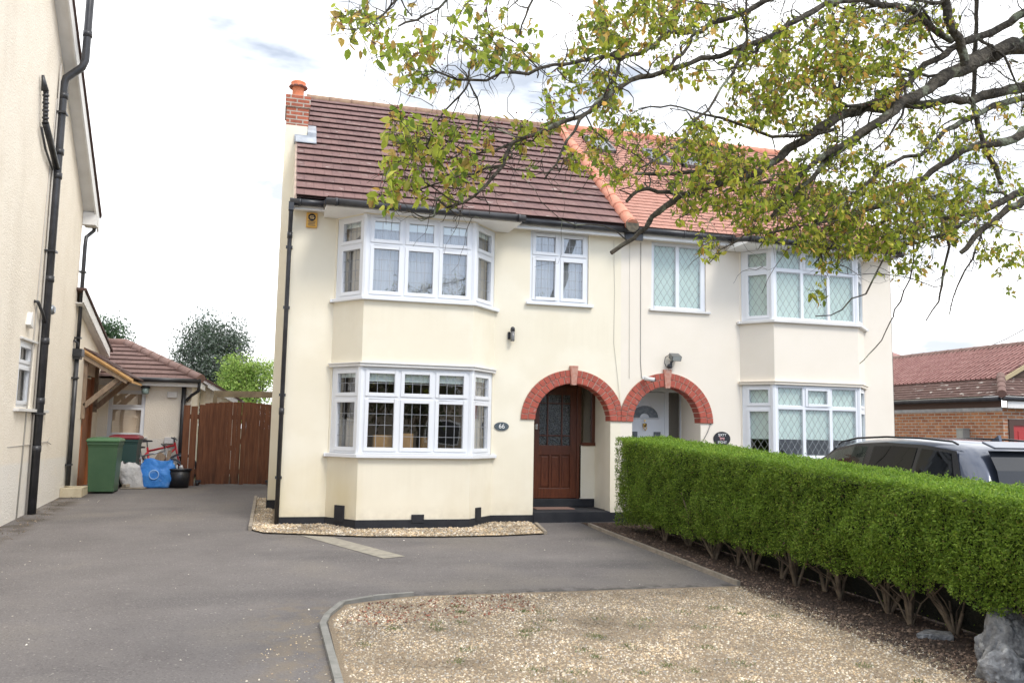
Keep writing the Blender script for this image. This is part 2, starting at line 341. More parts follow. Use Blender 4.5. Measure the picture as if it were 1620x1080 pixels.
mixin(ASPH,(.20,.175,.14),.55,.52,.70,maxf=.45)
mixin(ASPH,(.28,.26,.245),60,.56,.68,maxf=.4,detail=2)
mixin(ASPH,(.06,.056,.056),48,.56,.70,maxf=.45,detail=2)
mixin(ASPH,(.42,.39,.35),34,.70,.74,maxf=.5,detail=1)
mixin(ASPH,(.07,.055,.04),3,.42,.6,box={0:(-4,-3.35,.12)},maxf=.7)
mixin(ASPH,(.22,.18,.13),6,.45,.6,box={0:(-.15,.5,.2),1:(-9,-5.2,.3)},maxf=.6)
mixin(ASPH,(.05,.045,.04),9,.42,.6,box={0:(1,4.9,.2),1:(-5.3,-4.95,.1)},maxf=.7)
GRAV=mat('gravel_bed',(.23,.175,.115),(.33,.26,.18),70,.95,1,120,bdist=.012,ramp=(.4,.6))
mixin(GRAV,(.16,.115,.08),90,.58,.68,maxf=.8)
mixin(GRAV,(.10,.075,.05),1.2,.56,.74,maxf=.5)
mixin(GRAV,(.30,.12,.07),2.2,.60,.75,box={0:(.3,2.0,.4),1:(-5.9,-5.2,.2)},maxf=.6)
MULCH=mat('bark_mulch',(.045,.028,.020),(.11,.07,.05),35,.95,1,70,bdist=.03)
GRASSG=mat('verge_soil',(.09,.10,.045),(.14,.13,.07),3,.95,.6,40)
sheet('ground',[(-400,-60),(400,-60),(400,500),(-400,500)],-.03,GRASSG)
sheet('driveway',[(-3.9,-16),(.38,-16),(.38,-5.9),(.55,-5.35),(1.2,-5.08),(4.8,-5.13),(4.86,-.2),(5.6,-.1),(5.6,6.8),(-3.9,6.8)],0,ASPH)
sheet('neighbour_driveway',[(5.9,-16),(17,-16),(17,8),(11,8),(11,.0),(5.9,0)],.004,ASPH)
sheet('road',[(-60,-30),(60,-30),(60,-16),(-60,-16)],-.01,ASPH)
sheet('gravel_patch',[(.38,-16),(4.95,-16),(4.95,-5.13),(1.2,-5.08),(.55,-5.35),(.38,-5.9)],.004,GRAV)
sheet('hedge_bed',[(4.82,-13),(5.95,-13),(5.95,-.1),(4.82,-.1)],.006,MULCH)
BORD=[(-.38,3.2),(-.38,-.5),(-.2,-.80),(.34,-.98),(1.2,-1.28),(2.25,-1.40),(3.1,-1.38),(3.82,-1.25),(3.96,-.05),(2,0.2),(0,.2),(0,3.2)]
sheet('border_gravel',BORD,.02,GRAV)
sheet('concrete_strip',[(.29,-1.0),(.73,-1.22),(1.50,-2.86),(1.22,-2.98)],.005,CONC)
# edging strips
def edging(name,pts,wd,h,mt,label):
    o=MB()
    for i in range(len(pts)-1):
        (x0,y0),(x1,y1)=pts[i],pts[i+1]
        n=max(1,int(math.hypot(x1-x0,y1-y0)/.9))
        for k in range(n):
            a=(x0+(x1-x0)*k/n,y0+(y1-y0)*k/n); b=(x0+(x1-x0)*(k+1)/n,y0+(y1-y0)*(k+1)/n)
            j=random.uniform(-.004,.004)
            o.bar((a[0],a[1],g(a[1])+h/2-.02+j),(b[0],b[1],g(b[1])+h/2-.02+j),wd,h+.04)
    return tag(o.build(name,mt),label,'edging')
edging('border_edging',[(-.40,3.2),(-.40,-.5)],.05,.07,TIMBER,'thin timber edging beside the house corner gravel')
edging('border_edging',[(3.84,-1.25),(3.98,-.32)],.05,.05,TIMBER,'short timber edging by the black porch step')
edging('gravel_edging',[(.36,-12),(.35,-7.6),(.33,-6.1),(.39,-5.77),(.55,-5.33),(.85,-5.14),(1.25,-5.06)],.055,.035,mat('pale_concrete',(.27,.26,.235),(.19,.185,.165),7,.9,.3),'curved pale concrete edging round the front gravel')
edging('bed_edging',[(4.84,-.45),(4.80,-5.1)],.045,.05,TIMBER,'straight thin edging between drive and hedge bed')
# loose stones
def stones(name,poly,n,smin,smax,z,cols,label,near=None,parent=None):
    xs=[p[0] for p in poly]; ys=[p[1] for p in poly]; P=[]
    def inside(x,y):
        c=False;j=len(poly)-1
        for i in range(len(poly)):
            if (poly[i][1]>y)!=(poly[j][1]>y) and x<(poly[j][0]-poly[i][0])*(y-poly[i][1])/(poly[j][1]-poly[i][1])+poly[i][0]: c=not c
            j=i
        return c
    while len(P)<n:
        x=random.uniform(min(xs),max(xs)); y=random.uniform(min(ys),max(ys))
        if inside(x,y): P.append((x,y,g(y)+z))
    P=np.array(P); s=np.random.uniform(smin,smax,n)
    base=np.array([(1,0,0),(.3,.8,0),(-.8,.6,0),(-.9,-.5,0),(.2,-.9,0),(.1,.05,.75),(-.35,.1,.6)])
    fc=[(0,1,5),(1,2,6,5),(2,3,6),(3,4,6),(4,5,6),(4,0,5)]
    a=np.random.uniform(0,6.28,n); sc=np.random.uniform(.6,1.25,(n,3))
    V=base[None]*sc[:,None,:]*s[:,None,None]+np.random.randn(n,7,3)*s[:,None,None]*.1
    ca,sa=np.cos(a)[:,None],np.sin(a)[:,None]
    V=np.stack([V[:,:,0]*ca-V[:,:,1]*sa,V[:,:,0]*sa+V[:,:,1]*ca,V[:,:,2]],2)+P[:,None,:]
    pat=np.array([i for f in fc for i in f]); lens=np.array([len(f) for f in fc])
    LP=(np.arange(n)[:,None]*7+pat[None]).ravel(); TT=np.tile(lens,n); ST=np.concatenate([[0],np.cumsum(TT)[:-1]])
    me=bpy.data.meshes.new(name); me.vertices.add(n*7); me.vertices.foreach_set('co',V.ravel())
    me.loops.add(len(LP)); me.loops.foreach_set('vertex_index',LP.astype(np.int32)); me.polygons.add(len(TT)); me.polygons.foreach_set('loop_start',ST.astype(np.int32)); me.polygons.foreach_set('loop_total',TT.astype(np.int32))
    at=me.color_attributes.new('tint','FLOAT_COLOR','POINT'); C=np.ones((n,7,4)); pt=1.14*np.array([1+.5*noise.noise(Vector((p[0]*1.3,p[1]*1.6,2)))+.4*noise.noise(Vector((p[0]*4,p[1]*4,6))) for p in P]); C[:,:,:3]=(palette(n,cols,.2)*pt[:,None])[:,None,:]; at.data.foreach_set('color',C.ravel())
    me.materials.append(STONE); me.update(calc_edges=True)
    o=bpy.data.objects.new(name,me); S.collection.objects.link(o); tag(o,label,'gravel' if name=='gravel' else 'leaf litter',kind='stuff'); return o
STONE=bpy.data.materials.new('flint_stone'); STONE.use_nodes=True
_t,_b=nodes(STONE); _b.inputs['Roughness'].default_value=.85; _a=_t.nodes.new('ShaderNodeAttribute'); _a.attribute_name='tint'; _t.links.new(_a.outputs['Color'],_b.inputs['Base Color'])
GC=[(.38,.30,.20),(.34,.26,.165),(.44,.365,.26),(.28,.21,.135),(.52,.46,.37),(.21,.16,.115),(.38,.28,.17),(.31,.28,.24)]
stones('gravel',[(.42,-9.6),(4.98,-9.6),(4.98,-5.2),(1.25,-5.14),(.6,-5.4),(.42,-5.9)],52000,.006,.013,.004,GC,'pale flint gravel covering the front garden patch')
stones('gravel',BORD[:9]+[(3.0,-.05),(2.9,-.6),(1.1,-.6),(.7,-.05),(-.1,.0),(-.1,3.2)],7000,.010,.024,.022,GC,'coarse buff gravel along the foot of the bay')
stones('gravel',[(4.62,-9),(5.2,-9),(5.0,-5.2),(4.72,-5.2)],1300,.008,.018,.012,[(.06,.04,.03),(.10,.065,.045),(.15,.10,.07)],'dark bark chips spilling over the gravel edge')
stones('gravel',[(4.86,-10),(5.9,-10),(5.9,-.3),(4.86,-.3)],5000,.008,.022,.010,[(.05,.035,.025),(.10,.065,.045),(.16,.11,.08),(.08,.05,.035)],'bark mulch and leaf litter under the hedge')
stones('gravel',[(-.5,-8.5),(.32,-8.5),(.32,-5.6),(.0,-6)],160,.004,.010,.002,GC,'stray gravel stones scattered on the asphalt beside the kerb')
stones('gravel',[(-3.5,-8),(4.5,-5),(4.5,-1.6),(-.5,-1),(-3.6,4)],90,.006,.012,.002,[(.5,.46,.4),(.4,.36,.3)],'few loose pale stones lying on the open driveway')
stones('leaf_litter',[(.45,-6.2),(2.3,-5.9),(2.3,-5.2),(.8,-5.3)],420,.006,.016,.010,[(.20,.07,.04),(.26,.10,.06),(.14,.06,.04)],'reddish brown bud scales strewn along the gravel corner by the kerb')
stones('leaf_litter',[(-3.7,-2),(-3.3,-2),(-3.5,3.6),(-3.78,3.6)],260,.005,.014,.004,[(.12,.08,.05),(.20,.15,.10),(.07,.06,.04)],'dirt and crumbs gathered along the left wall foot')
# little weeds in the gravel
n=2300; cl=np.array([(random.uniform(.6,4.4),random.uniform(-8.7,-5.6)) for _ in range(46)]); idx=np.random.randint(46,size=n)
P=np.zeros((n,3)); P[:,:2]=cl[idx]+np.random.randn(n,2)*np.random.uniform(.02,.07,46)[idx][:,None]; P[:,2]=[g(y)+.004 for y in P[:,1]]
ax=rvec(n)*.7+np.array([0,0,.9]); ax/=np.linalg.norm(ax,axis=1)[:,None]
wd_=leafmesh('weeds',P,ax,rvec(n),np.random.uniform(.012,.035,n),np.random.uniform(.003,.007,n),palette(n,[(.10,.16,.04),(.14,.20,.06),(.18,.20,.09)]),LEAF,None)
tag(wd_,'small green weeds sprouting through the gravel','weeds',kind='stuff')
#@@HOUSE
# ------------------------------------------------------------------ wall sheets and windows
def wallsheet(mb,path,z0,z1,holes,reveal=.14,ulines=()):
    """outer skin along a plan path (left to right seen from outside) with openings given as (u0,u1,z0,z1)"""
    U=[0]
    for a,b in zip(path,path[1:]): U.append(U[-1]+math.hypot(b[0]-a[0],b[1]-a[1]))
    def at(u,w=0):
        i=max(0,min(len(path)-2,int(np.searchsorted(U,u+1e-9)-1))); t=(u-U[i])/(U[i+1]-U[i]); a,b=path[i],path[i+1]
        d=((b[0]-a[0])/(U[i+1]-U[i]),(b[1]-a[1])/(U[i+1]-U[i]))
        return (a[0]+(b[0]-a[0])*t-d[1]*w*1.0,a[1]+(b[1]-a[1])*t+d[0]*w)
    us=sorted(set([round(x,5) for x in U]+[round(h[i],5) for h in holes for i in(0,1)]+list(ulines)))
    zs=sorted(set([z0,z1]+[h[i] for h in holes for i in(2,3)]))
    for a,b in zip(us,us[1:]):
        for c,d in zip(zs,zs[1:]):
            um,zm=(a+b)/2,(c+d)/2
            if any(h[0]<um<h[1] and h[2]<zm<h[3] for h in holes): continue
            pa,pb=at(a+1e-6),at(b-1e-6); mb.quad([(*pa,c),(*pb,c),(*pb,d),(*pa,d)])
    for h in holes:
        if len(h)>4: continue
        for zz in (h[2],h[3]):
            for a,b in zip(us,us[1:]):
                if a>=h[0]-1e-6 and b<=h[1]+1e-6:
                    pa,pb,qa,qb=at(a+1e-6),at(b-1e-6),at(a+1e-6,reveal),at(b-1e-6,reveal); mb.quad([(*pa,zz),(*pb,zz),(*qb,zz),(*qa,zz)])
        for u in (h[0]+1e-6,h[1]-1e-6):
            p,q=at(u),at(u,reveal); mb.quad([(*p,h[2]),(*q,h[2]),(*q,h[3]),(*p,h[3])])
    return U
def window(parent,a,b,z0,z1,cols,tz=None,lead='rect',inset=.05,frame=UPVC,jamb=(.05,.05),mull=.05,sash=.05,sashes=None,gm=None,name='window',label=None,lw=.0065,topcols=None,leadmat=None,split_posts=True,rail=.05,lg=(3,4,2),ds=.17):
    """window filling the opening a->b (plan points, left to right from outside); children: pane, leading"""
    a=Vector(a).to_2d();b=Vector(b).to_2d(); L=(b-a).length; d=(b-a)/L; d=(d.x,d.y)
    f=MB(); W=-inset
    f.obox(a,d,0,jamb[0],W-.06,W,z0,z1); f.obox(a,d,L-jamb[1],L,W-.06,W,z0,z1)
    f.obox(a,d,jamb[0],L-jamb[1],W-.06,W,z0,z0+rail); f.obox(a,d,jamb[0],L-jamb[1],W-.06,W,z1-rail,z1)
    lights=[]; inner0,inner1=jamb[0],L-jamb[1]
    rows=[(z0+rail,z1-rail)] if tz is None else [(z0+rail,tz-mull/2),(tz+mull/2,z1-rail)]
    if tz is not None: f.obox(a,d,inner0,inner1,W-.06,W,tz-mull/2,tz+mull/2)
    cw=(inner1-inner0-mull*(cols-1))/cols
    for i in range(cols):
        u0=inner0+i*(cw+mull)
        if i:
            for (c0,c1) in rows: f.obox(a,d,u0-mull,u0,W-.06,W,c0,c1)
        for r,(c0,c1) in enumerate(rows):
            lights.append((u0,u0+cw,c0,c1,r,i))
    g_=MB(); l_=MB()
    for (u0,u1,c0,c1,r,i) in lights:
        s=sash if (sashes is None or (r,i) in sashes) else 0
        if s:
            W1=W+.014
            f.obox(a,d,u0-.004,u0+s,W-.05,W1,c0-.004,c1+.004); f.obox(a,d,u1-s,u1+.004,W-.05,W1,c0-.004,c1+.004)
            f.obox(a,d,u0+s,u1-s,W-.05,W1,c0-.004,c0+s); f.obox(a,d,u0+s,u1-s,W-.05,W1,c1-s,c1+.004)
        else: s=.012; f.obox(a,d,u0,u1,W-.05,W-.02,c0,c0+s); f.obox(a,d,u0,u1,W-.05,W-.02,c1-s,c1)
        p0,p1,q0,q1=u0+s,u1-s,c0+s,c1-s; wg=W-.025
        n=(d[1],-d[0]); PT=lambda u,w,z:(a[0]+d[0]*u+n[0]*w,a[1]+d[1]*u+n[1]*w,z)
        g_.quad([PT(p0,wg,q0),PT(p1,wg,q0),PT(p1,wg,q1),PT(p0,wg,q1)])
        wl=wg+.003
        if lead=='rect':
            nc=lg[0]; nr=lg[1] if r==0 else lg[2]
            for k in range(1,nc): u=p0+(p1-p0)*k/nc; l_.obox(a,d,u-lw/2,u+lw/2,wl-.001,wl+.002,q0,q1)
            for k in range(1,nr): z=q0+(q1-q0)*k/nr; l_.obox(a,d,p0,p1,wl-.0015,wl+.0025,z-lw/2,z+lw/2)
        elif lead=='diamond':
            h=ds*1.55; 
            for sg in(1,-1):
                k=-40
                while k<40:
                    # line: z = zc + sg*h/ds*(u-p0) + k*h
                    def zl(u): return q0+sg*(u-p0)*h/ds+k*h+.05
                    u_a,u_b=p0,p1; za,zb=zl(u_a),zl(u_b)
                    sl=sg*h/ds
                    pts=[]
                    for zz in(q0,q1):
                        uu=p0+(zz-.05-q0-k*h)/sl
                        if p0<=uu<=p1: pts.append((uu,zz))
                    for uu,zz in((u_a,za),(u_b,zb)):
                        if q0<zz<q1: pts.append((uu,zz))
                    if len(pts)>=2:
                        (ua,za),(ub,zb)=pts[0],pts[1]
                        P0,P1=PT(ua,wl+(.001 if sg>0 else .003),za),PT(ub,wl+(.001 if sg>0 else .003),zb)
                        l_.bar(P0,P1,.003,lw,up=(-sl*d[0],-sl*d[1],1)) if False else l_.bar(P0,P1,lw,.003,up=(n[0],n[1],0))
                    k+=1
    o=f.build(name,frame,parent,bevel=.004)
    if label: o['label']=label
    g_.build('pane',gm or GLASS,o,fix=False)
    if l_.v: l_.build('leading',leadmat or LEAD,o)
    return o
def folds(name,a,b,z0,z1,mt,parent,amp=.02,pitch=.09,back=.12):
    a=Vector(a).to_2d();b=Vector(b).to_2d(); L=(b-a).length; d=(b-a)/L; n=(d.y,-d.x)
    m=MB(); m.sm=True; k=max(2,int(L/.015)); prev=None; vs=[]
    for i in range(k+1):
        u=L*i/k; w=-back+amp*math.sin(u/pitch*6.28+math.sin(u*9)*1.2); x,y=a.x+d.x*u+n[0]*w,a.y+d.y*u+n[1]*w
        vs+=[(x,y,z0),(x,y,z1)]
    m.faces(vs,[(2*i,2*i+2,2*i+3,2*i+1) for i in range(k)],True)
    return m.build(name,mt,parent,fix=False)
def flat(name,a,b,z0,z1,mt,parent,back=.12):
    a=Vector(a).to_2d();b=Vector(b).to_2d(); L=(b-a).length; d=(b-a)/L; m=MB(); m.obox(a,(d.x,d.y),0,L,-back-.004,-back,z0,z1); return m.build(name,mt,parent)
def inset_path(path,w):
    """offset a plan path outward by w (mitred)"""
    out=[]
    for i,p in enumerate(path):
        ns=[]
        for a,b in ((path[i-1],p) if i>0 else None,(p,path[i+1]) if i<len(path)-1 else None) if False else [q for q in ((path[i-1],p) if i>0 else None,(p,path[i+1]) if i<len(path)-1 else None) if q]:
            L=math.hypot(b[0]-a[0],b[1]-a[1]); ns.append(((b[1]-a[1])/L,-(b[0]-a[0])/L))
        nx=sum(q[0] for q in ns)/len(ns); ny=sum(q[1] for q in ns)/len(ns); s=1/(nx*nx+ny*ny)
        out.append((p[0]+nx*s*w,p[1]+ny*s*w))
    return out
def strip(mb,path,w0,w1,z0,z1):
    """solid band following a plan path between outward offsets w0<w1"""
    A=inset_path(path,w0);B=inset_path(path,w1); n=len(path)
    v=[(*p,z) for z in(z0,z1) for q in(A,B) for p in q]
    A0,B0,A1,B1=0,n,2*n,3*n
    fs=[]
    for i in range(n-1):
        fs+=[(A0+i,A0+i+1,B0+i+1,B0+i),(A1+i,B1+i,B1+i+1,A1+i+1),(B0+i,B0+i+1,B1+i+1,B1+i),(A0+i+1,A0+i,A1+i,A1+i+1)]
    fs+=[(A0,B0,B1,A1),(A0+n-1,A1+n-1,B1+n-1,B0+n-1)]
    mb.faces(v,fs,False)
def tiles(mb,x0,x1,y0,z0,y1,z1,course,tw,gap=.022,th=.013,jit=.003,umap=None,xfun=None,uoff=0):
    """courses of tiles rising from eave (y0,z0) to ridge (y1,z1); xfun(t)->(xa,xb) trims hips"""
    L=math.hypot(y1-y0,z1-z0); dy,dz=(y1-y0)/L,(z1-z0)/L; ny,nz=-dz,dy
    n=max(1,round(L/course)); c=L/n
    for k in range(n):
        d0,d1=k*c,(k+1)*c
        xa,xb=(x0,x1) if xfun is None else xfun((d0+d1)/2/L)
        if xb-xa<.03: continue
        x=xa-((k%2)*tw/2 if jit else 0); 
        while x<xb-1e-6:
            a,b=max(x,xa),min(x+tw,xb); x+=tw
            if b-a<.01: continue
            j=random.uniform(-jit,jit); h0=gap+th+j; h1=.006+j*.3; b2=b-.003
            P=lambda xx,d,h:(xx,y0+dy*d+ny*h,z0+dz*d+nz*h)
            e=min(d1+.03,L)
            mb.quad([P(a,d0,h0),P(b2,d0,h0),P(b2,e,h1),P(a,e,h1)],[(a+uoff,d0+.001),(b+uoff,d0+.001),(b+uoff,d1-.001),(a+uoff,d1-.001)])
            mb.quad([P(a,d0,h0-th),P(b2,d0,h0-th),P(b2,d0,h0),P(a,d0,h0)],[(a+uoff,d0+.003)]*2+[(b+uoff,d0+.003)]*2)
            mb.quad([P(a,d0,h0-th),P(a,d0+.12,h0-th-.008),P(b2,d0+.12,h0-th-.008),P(b2,d0,h0-th)],[(a,d0)]*4)
            mb.quad([P(b2,d0,h0-th),P(b2,e,h1-.004),P(b2,e,h1),P(b2,d0,h0)],[(a,d0)]*4)
        # under-sheet
        mb.quad([(xa,y0+dy*d0+ny*-.006,z0+dz*d0+nz*-.006),(xb,y0+dy*d0+ny*-.006,z0+dz*d0+nz*-.006),(xb,y0+dy*d1+ny*-.006,z0+dz*d1+nz*-.006),(xa,y0+dy*d1+ny*-.006,z0+dz*d1+nz*-.006)],[(xa,d0)]*4)
def ridge(name,p,q,r,mt,parent,seg=.33,squash=1):
    p=Vector(p);q=Vector(q);L=(q-p).length;n=max(1,round(L/seg));m=MB()
    for i in range(n):
        a=p.lerp(q,i/n);b=p.lerp(q,(i+1.06)/n)
        m.tube([a,a.lerp(b,.12),b],[r*1.03,r*1.0,r*.96],14)
    return m.build(name,mt,parent)
# ------------------------------------------------------------------ the pair of houses
EAVE_Z,RIDGE_Y,RIDGE_Z=5.30,3.75,8.47
PARTY=5.565
BASE=.20
def mirror(x): return 2*PARTY-x
def arch_fill(mb,c,rx,spring,rz_,ztop,thick,xa,xb,n=24):
    pts=[(c-rx*math.cos(math.pi*i/n),spring+rz_*math.sin(math.pi*i/n)) for i in range(n+1)]
    for (s0,z0),(s1,z1) in zip(pts,pts[1:]):
        mb.quad([(s0,0,z0),(s1,0,z1),(s1,0,ztop),(s0,0,ztop)])
        mb.quad([(s0,0,z0),(s1,0,z1),(s1,thick,z1),(s0,thick,z0)])
        mb.quad([(s0,thick,z0),(s1,thick,z1),(s1,thick,ztop),(s0,thick,ztop)])
def arch_ring(c,spring,rin,parent,left,right,zin=.63,label=None):
    m=MB(); mo=MB()
    # two rings of half bricks, keystone on top
    for ring in (0,1):
        ra=rin+ring*.122; rb=ra+.112; n=21 if ring==0 else 27
        for i in range(n):
            a0=math.pi*(i+.07)/n; a1=math.pi*(i+.93)/n
            am=(a0+a1)/2
            if abs(am-math.pi/2)<.07+.02*ring: continue
            P=lambda r,a:(c-r*math.cos(a),spring+(r*(zin/rin) if True else r)*math.sin(a))
            q=[P(ra,a0),P(rb,a0),P(rb,a1),P(ra,a1)]
            if any(p[0]<left-.001 or p[0]>right+.001 for p in q):
                q=[(min(max(p[0],left),right),p[1]) for p in q]
                if max(p[0] for p in q)-min(p[0] for p in q)<.012: continue
            j=random.uniform(0,.004)
            m.prism(q,'y',-.028-j,.0)
            if ring==0:
                q2=[P(ra-.012,a0),P(ra+.02,a0),P(ra+.02,a1),P(ra-.012,a1)]
                m.prism(q2,'y',-.024,.20)
    P=lambda r,a:(c-r*math.cos(a),spring+r*(zin/rin)*math.sin(a))
    n=48
    for i in range(n):
        a0,a1=math.pi*i/n,math.pi*(i+1)/n
        q=[P(rin-.006,a0),P(rin+.238,a0),P(rin+.238,a1),P(rin-.006,a1)]
        q=[(min(max(p[0],left),right),p[1]) for p in q]
        if max(p[0] for p in q)-min(p[0] for p in q)<.004: continue
        mo.prism(q,'y',-.018,.0)
    zt=spring+zin
    k=MB(); k.prism([(c-.045,zt-.035),(c+.045,zt-.035),(c+.075,zt+.29),(c-.075,zt+.29)],'y',-.05,.01)
    o=m.build('brick_arch',ARCHB,parent,bevel=.003); mo.build('mortar',MORTAR,o)
    kk=k.build('keystone',mat('weathered_keystone',(.42,.16,.11),(.52,.32,.25),12,.85,.3),o,bevel=.004)
    return o
def house(side):
    """side 0: number 66 on the left; side 1: the mirrored neighbour"""
    M=(lambda x:x) if side==0 else mirror
    wallm=CREAM if side==0 else CREAMN
    root=thing('semi_detached_house',(M(2.7),2,BASE),'cream house with brown tiled roof, square leaded bay windows and brown front door' if side==0 else 'right-hand cream house with orange tiled roof, diamond leaded windows and white door','house')
    # plan path of the front, left to right
    if side==0: path=[(0,0),(.68,0),(1.10,-.55),(2.82,-.55),(3.31,0),(PARTY,0)]
    else: path=[(PARTY,0),(7.87,0),(8.25,-.50),(9.98,-.50),(10.50,0),(11.12,0)]
    U=[0]
    for a,b in zip(path,path[1:]): U.append(U[-1]+math.hypot(b[0]-a[0],b[1]-a[1]))
    bay=(U[1],U[4]); off=U[4]-path[4][0] if side==0 else 0
    def ux(x):
        if side==0: return x+off if x>3.3 else x
        return x-PARTY
    zl0,zl1=(1.38,2.70); zu0,zu1=(3.77,5.06)
    if side: zl0,zl1,zu0,zu1=1.38,2.66,3.80,5.10
    holes=[(bay[0]+.03,bay[1]-.03,zl0,zl1),(bay[0]+.03,bay[1]-.03,zu0,zu1)]
    lw=(3.91,4.96,3.93,5.17) if side==0 else (6.14,7.20,3.94,5.14)
    holes.append((ux(lw[0]),ux(lw[1]),lw[2],lw[3]))
    ac=4.70 if side==0 else 6.43; rx=.68 if side==0 else .65
    holes.append((ux(ac-rx),ux(ac+rx),BASE,2.62,'arch'))
    m=MB(); wallsheet(m,path,BASE,5.20,holes,reveal=.10)
    arch_fill(m,ac,rx,1.96,.63,2.62,.24,0,0)
    # porch reveals (thickness of the front wall)
    for x in (ac-rx,ac+rx): m.quad([(x,0,BASE),(x,.24,BASE),(x,.24,1.96),(x,0,1.96)])
    # side wall with gable, party wall top, back wall
    xs=M(0)
    rz=lambda y:EAVE_Z+.78*(y+.3)-.06
    m.quad([(xs,0,BASE),(xs,8,BASE),(xs,8,4.9),(xs,RIDGE_Y,RIDGE_Z-.08),(xs,0,5.42)])
    m.quad([(xs,8,BASE),(PARTY,8,BASE),(PARTY,8,4.9),(xs,8,4.9)])
    wall=m.build('wall',wallm,root)
    # dark interior: floors and room backs
    i=MB(); fx0,fx1=(.0,PARTY) if side==0 else (PARTY,11.12)
    xi0,xi1=(.02,3.75) if side==0 else (7.45,11.10)
    for z in (.58,3.05,5.14): fa,fb=(xi0,xi1) if z==.58 else (fx0+.01,fx1-.01); i.quad([(fa,.12,z),(fb,.12,z),(fb,3.4,z),(fa,3.4,z)])
    i.quad([(fx0+.01,3.4,.3),(fx1-.01,3.4,.3),(fx1-.01,3.4,5.3),(fx0+.01,3.4,5.3)])
    px_=3.8 if side==0 else 7.5
    i.quad([(px_,.02,.3),(px_,3.4,.3),(px_,3.4,5.2),(px_,.02,5.2)])
    i.build('room_interior',DARKIN,root)
    # plinth
    p=MB(); pz=.405
    pp=[q for q in path]
    if side==0: strip(p,[(0,1.7),(0,0),(.68,0),(1.10,-.55),(2.82,-.55),(3.31,0),(4.02,0)],0.0,.016,BASE-.1,pz); strip(p,[(5.38,0),(PARTY,0)],0,.016,BASE-.1,pz+.03)
    else: strip(p,[(PARTY,0),(5.78,0)],0,.016,BASE-.1,pz+.03); strip(p,[(7.08,0),(7.87,0),(8.25,-.5),(9.98,-.5),(10.5,0),(11.12,0),(11.12,5)],0,.016,BASE-.1,pz)
    if side==0:
        a=(.68,0); dd=Vector((.42,-.55)).normalized()
        for (u0,z) in ((.24,.60),): p.obox(a,(dd.x,dd.y),u0,u0+.20,0,.03,.36,z)
        p.obox((1.1,-.55),(1,0),.83,1.02,0,.025,.36,.48)
        dd=Vector((.49,.55)).normalized(); p.obox((2.82,-.55),(dd.x,dd.y),.20,.36,0,.025,.36,.56)
    p.build('plinth',PLINTH,root)
    bp=path[1:5]
    bowl=inset_path(bp,0)
    # sills, cornice
    for nm,z0_,z1_,w in (('sill',zl0-.055,zl0,.075),('sill',zu0-.05,zu0,.07)):
        s=MB(); e0=(bp[0][0]-.07,0);e1=(bp[3][0]+.07,0)
        strip(s,bp,-.08,w,z0_,z1_)
        s.box(bp[0][0]-.06,bp[0][0],-w,0,z0_,z1_-.002); s.box(bp[3][0],bp[3][0]+.06,-w,0,z0_,z1_-.002)
        s.build(nm,UPVC if side==0 else WHITE,root,bevel=.006)
    s=MB(); strip(s,bp,-.08,.045,zl1,zl1+.045); strip(s,bp,-.08,.065,zl1+.045,zl1+.062); s.build('cornice',WHITE if side==0 else wallm,root,bevel=.004)
    # bay windows
    for lvl,(z0,z1) in enumerate(((zl0,zl1),(zu0,zu1))):
        tz=z0+(z1-z0)*(.645 if side==0 else .69)
        for sg in range(3):
            a,b=bp[sg],bp[sg+1]; cols=(1,3,1)[sg]; L=math.hypot(b[0]-a[0],b[1]-a[1])
            d=((b[0]-a[0])/L,(b[1]-a[1])/L)
            aa=(a[0]+d[0]*(.03 if sg==0 else .0),a[1]+d[1]*(.03 if sg==0 else 0)); bb=(b[0]-d[0]*(.03 if sg==2 else 0),b[1]-d[1]*(.03 if sg==2 else 0))
            jl=.09 if (sg==0) else .075; jr=.09 if sg==2 else .075
            if side==0:
                wn=window(root,aa,bb,z0,z1,cols,tz,'rect',inset=.015,jamb=(jl,jr),mull=.05,sash=.05,lg=(3,4,2),label=None)
            else:
                wn=window(root,aa,bb,z0,z1,cols,tz,'diamond',inset=.015,jamb=(jl,jr),mull=.06,sash=.045,sashes=[(1,0),(0,0)] if sg!=1 else [(1,1)],leadmat=LEADN,ds=.125,lw=.006,rail=.045,gm=GLASSN)
            if side==0:
                if sg==1: flat('blind',aa,bb,z1-.22 if lvl==0 else z1-.21,z1,BLIND,wn,back=.085)
                else: flat('blind',aa,bb,z1-.16,z1,BLIND,wn,back=.085)
                if sg!=1:
                    folds('curtain',aa,bb,z0,z1 if lvl or sg==2 else z0+.52,CURT,wn,back=.17,amp=.015)
                elif lvl==1:
                    vo=folds('net_curtain',aa,bb,z0,z1,VOILE,wn,back=.115,amp=.012,pitch=.06)
            else:
                zb=z0+.33 if lvl==0 else z0
                folds('blind',aa,bb,zb,z1,BLINDN,wn,back=.075,amp=.004,pitch=.12)
        # corner posts
        for q in (bp[1],bp[2]):
            c=MB(); c.lathe((q[0],q[1]+.045,z0),[(.052,0),(.052,z1-z0)],8,sm=False); c.build('corner_post',UPVC,root)
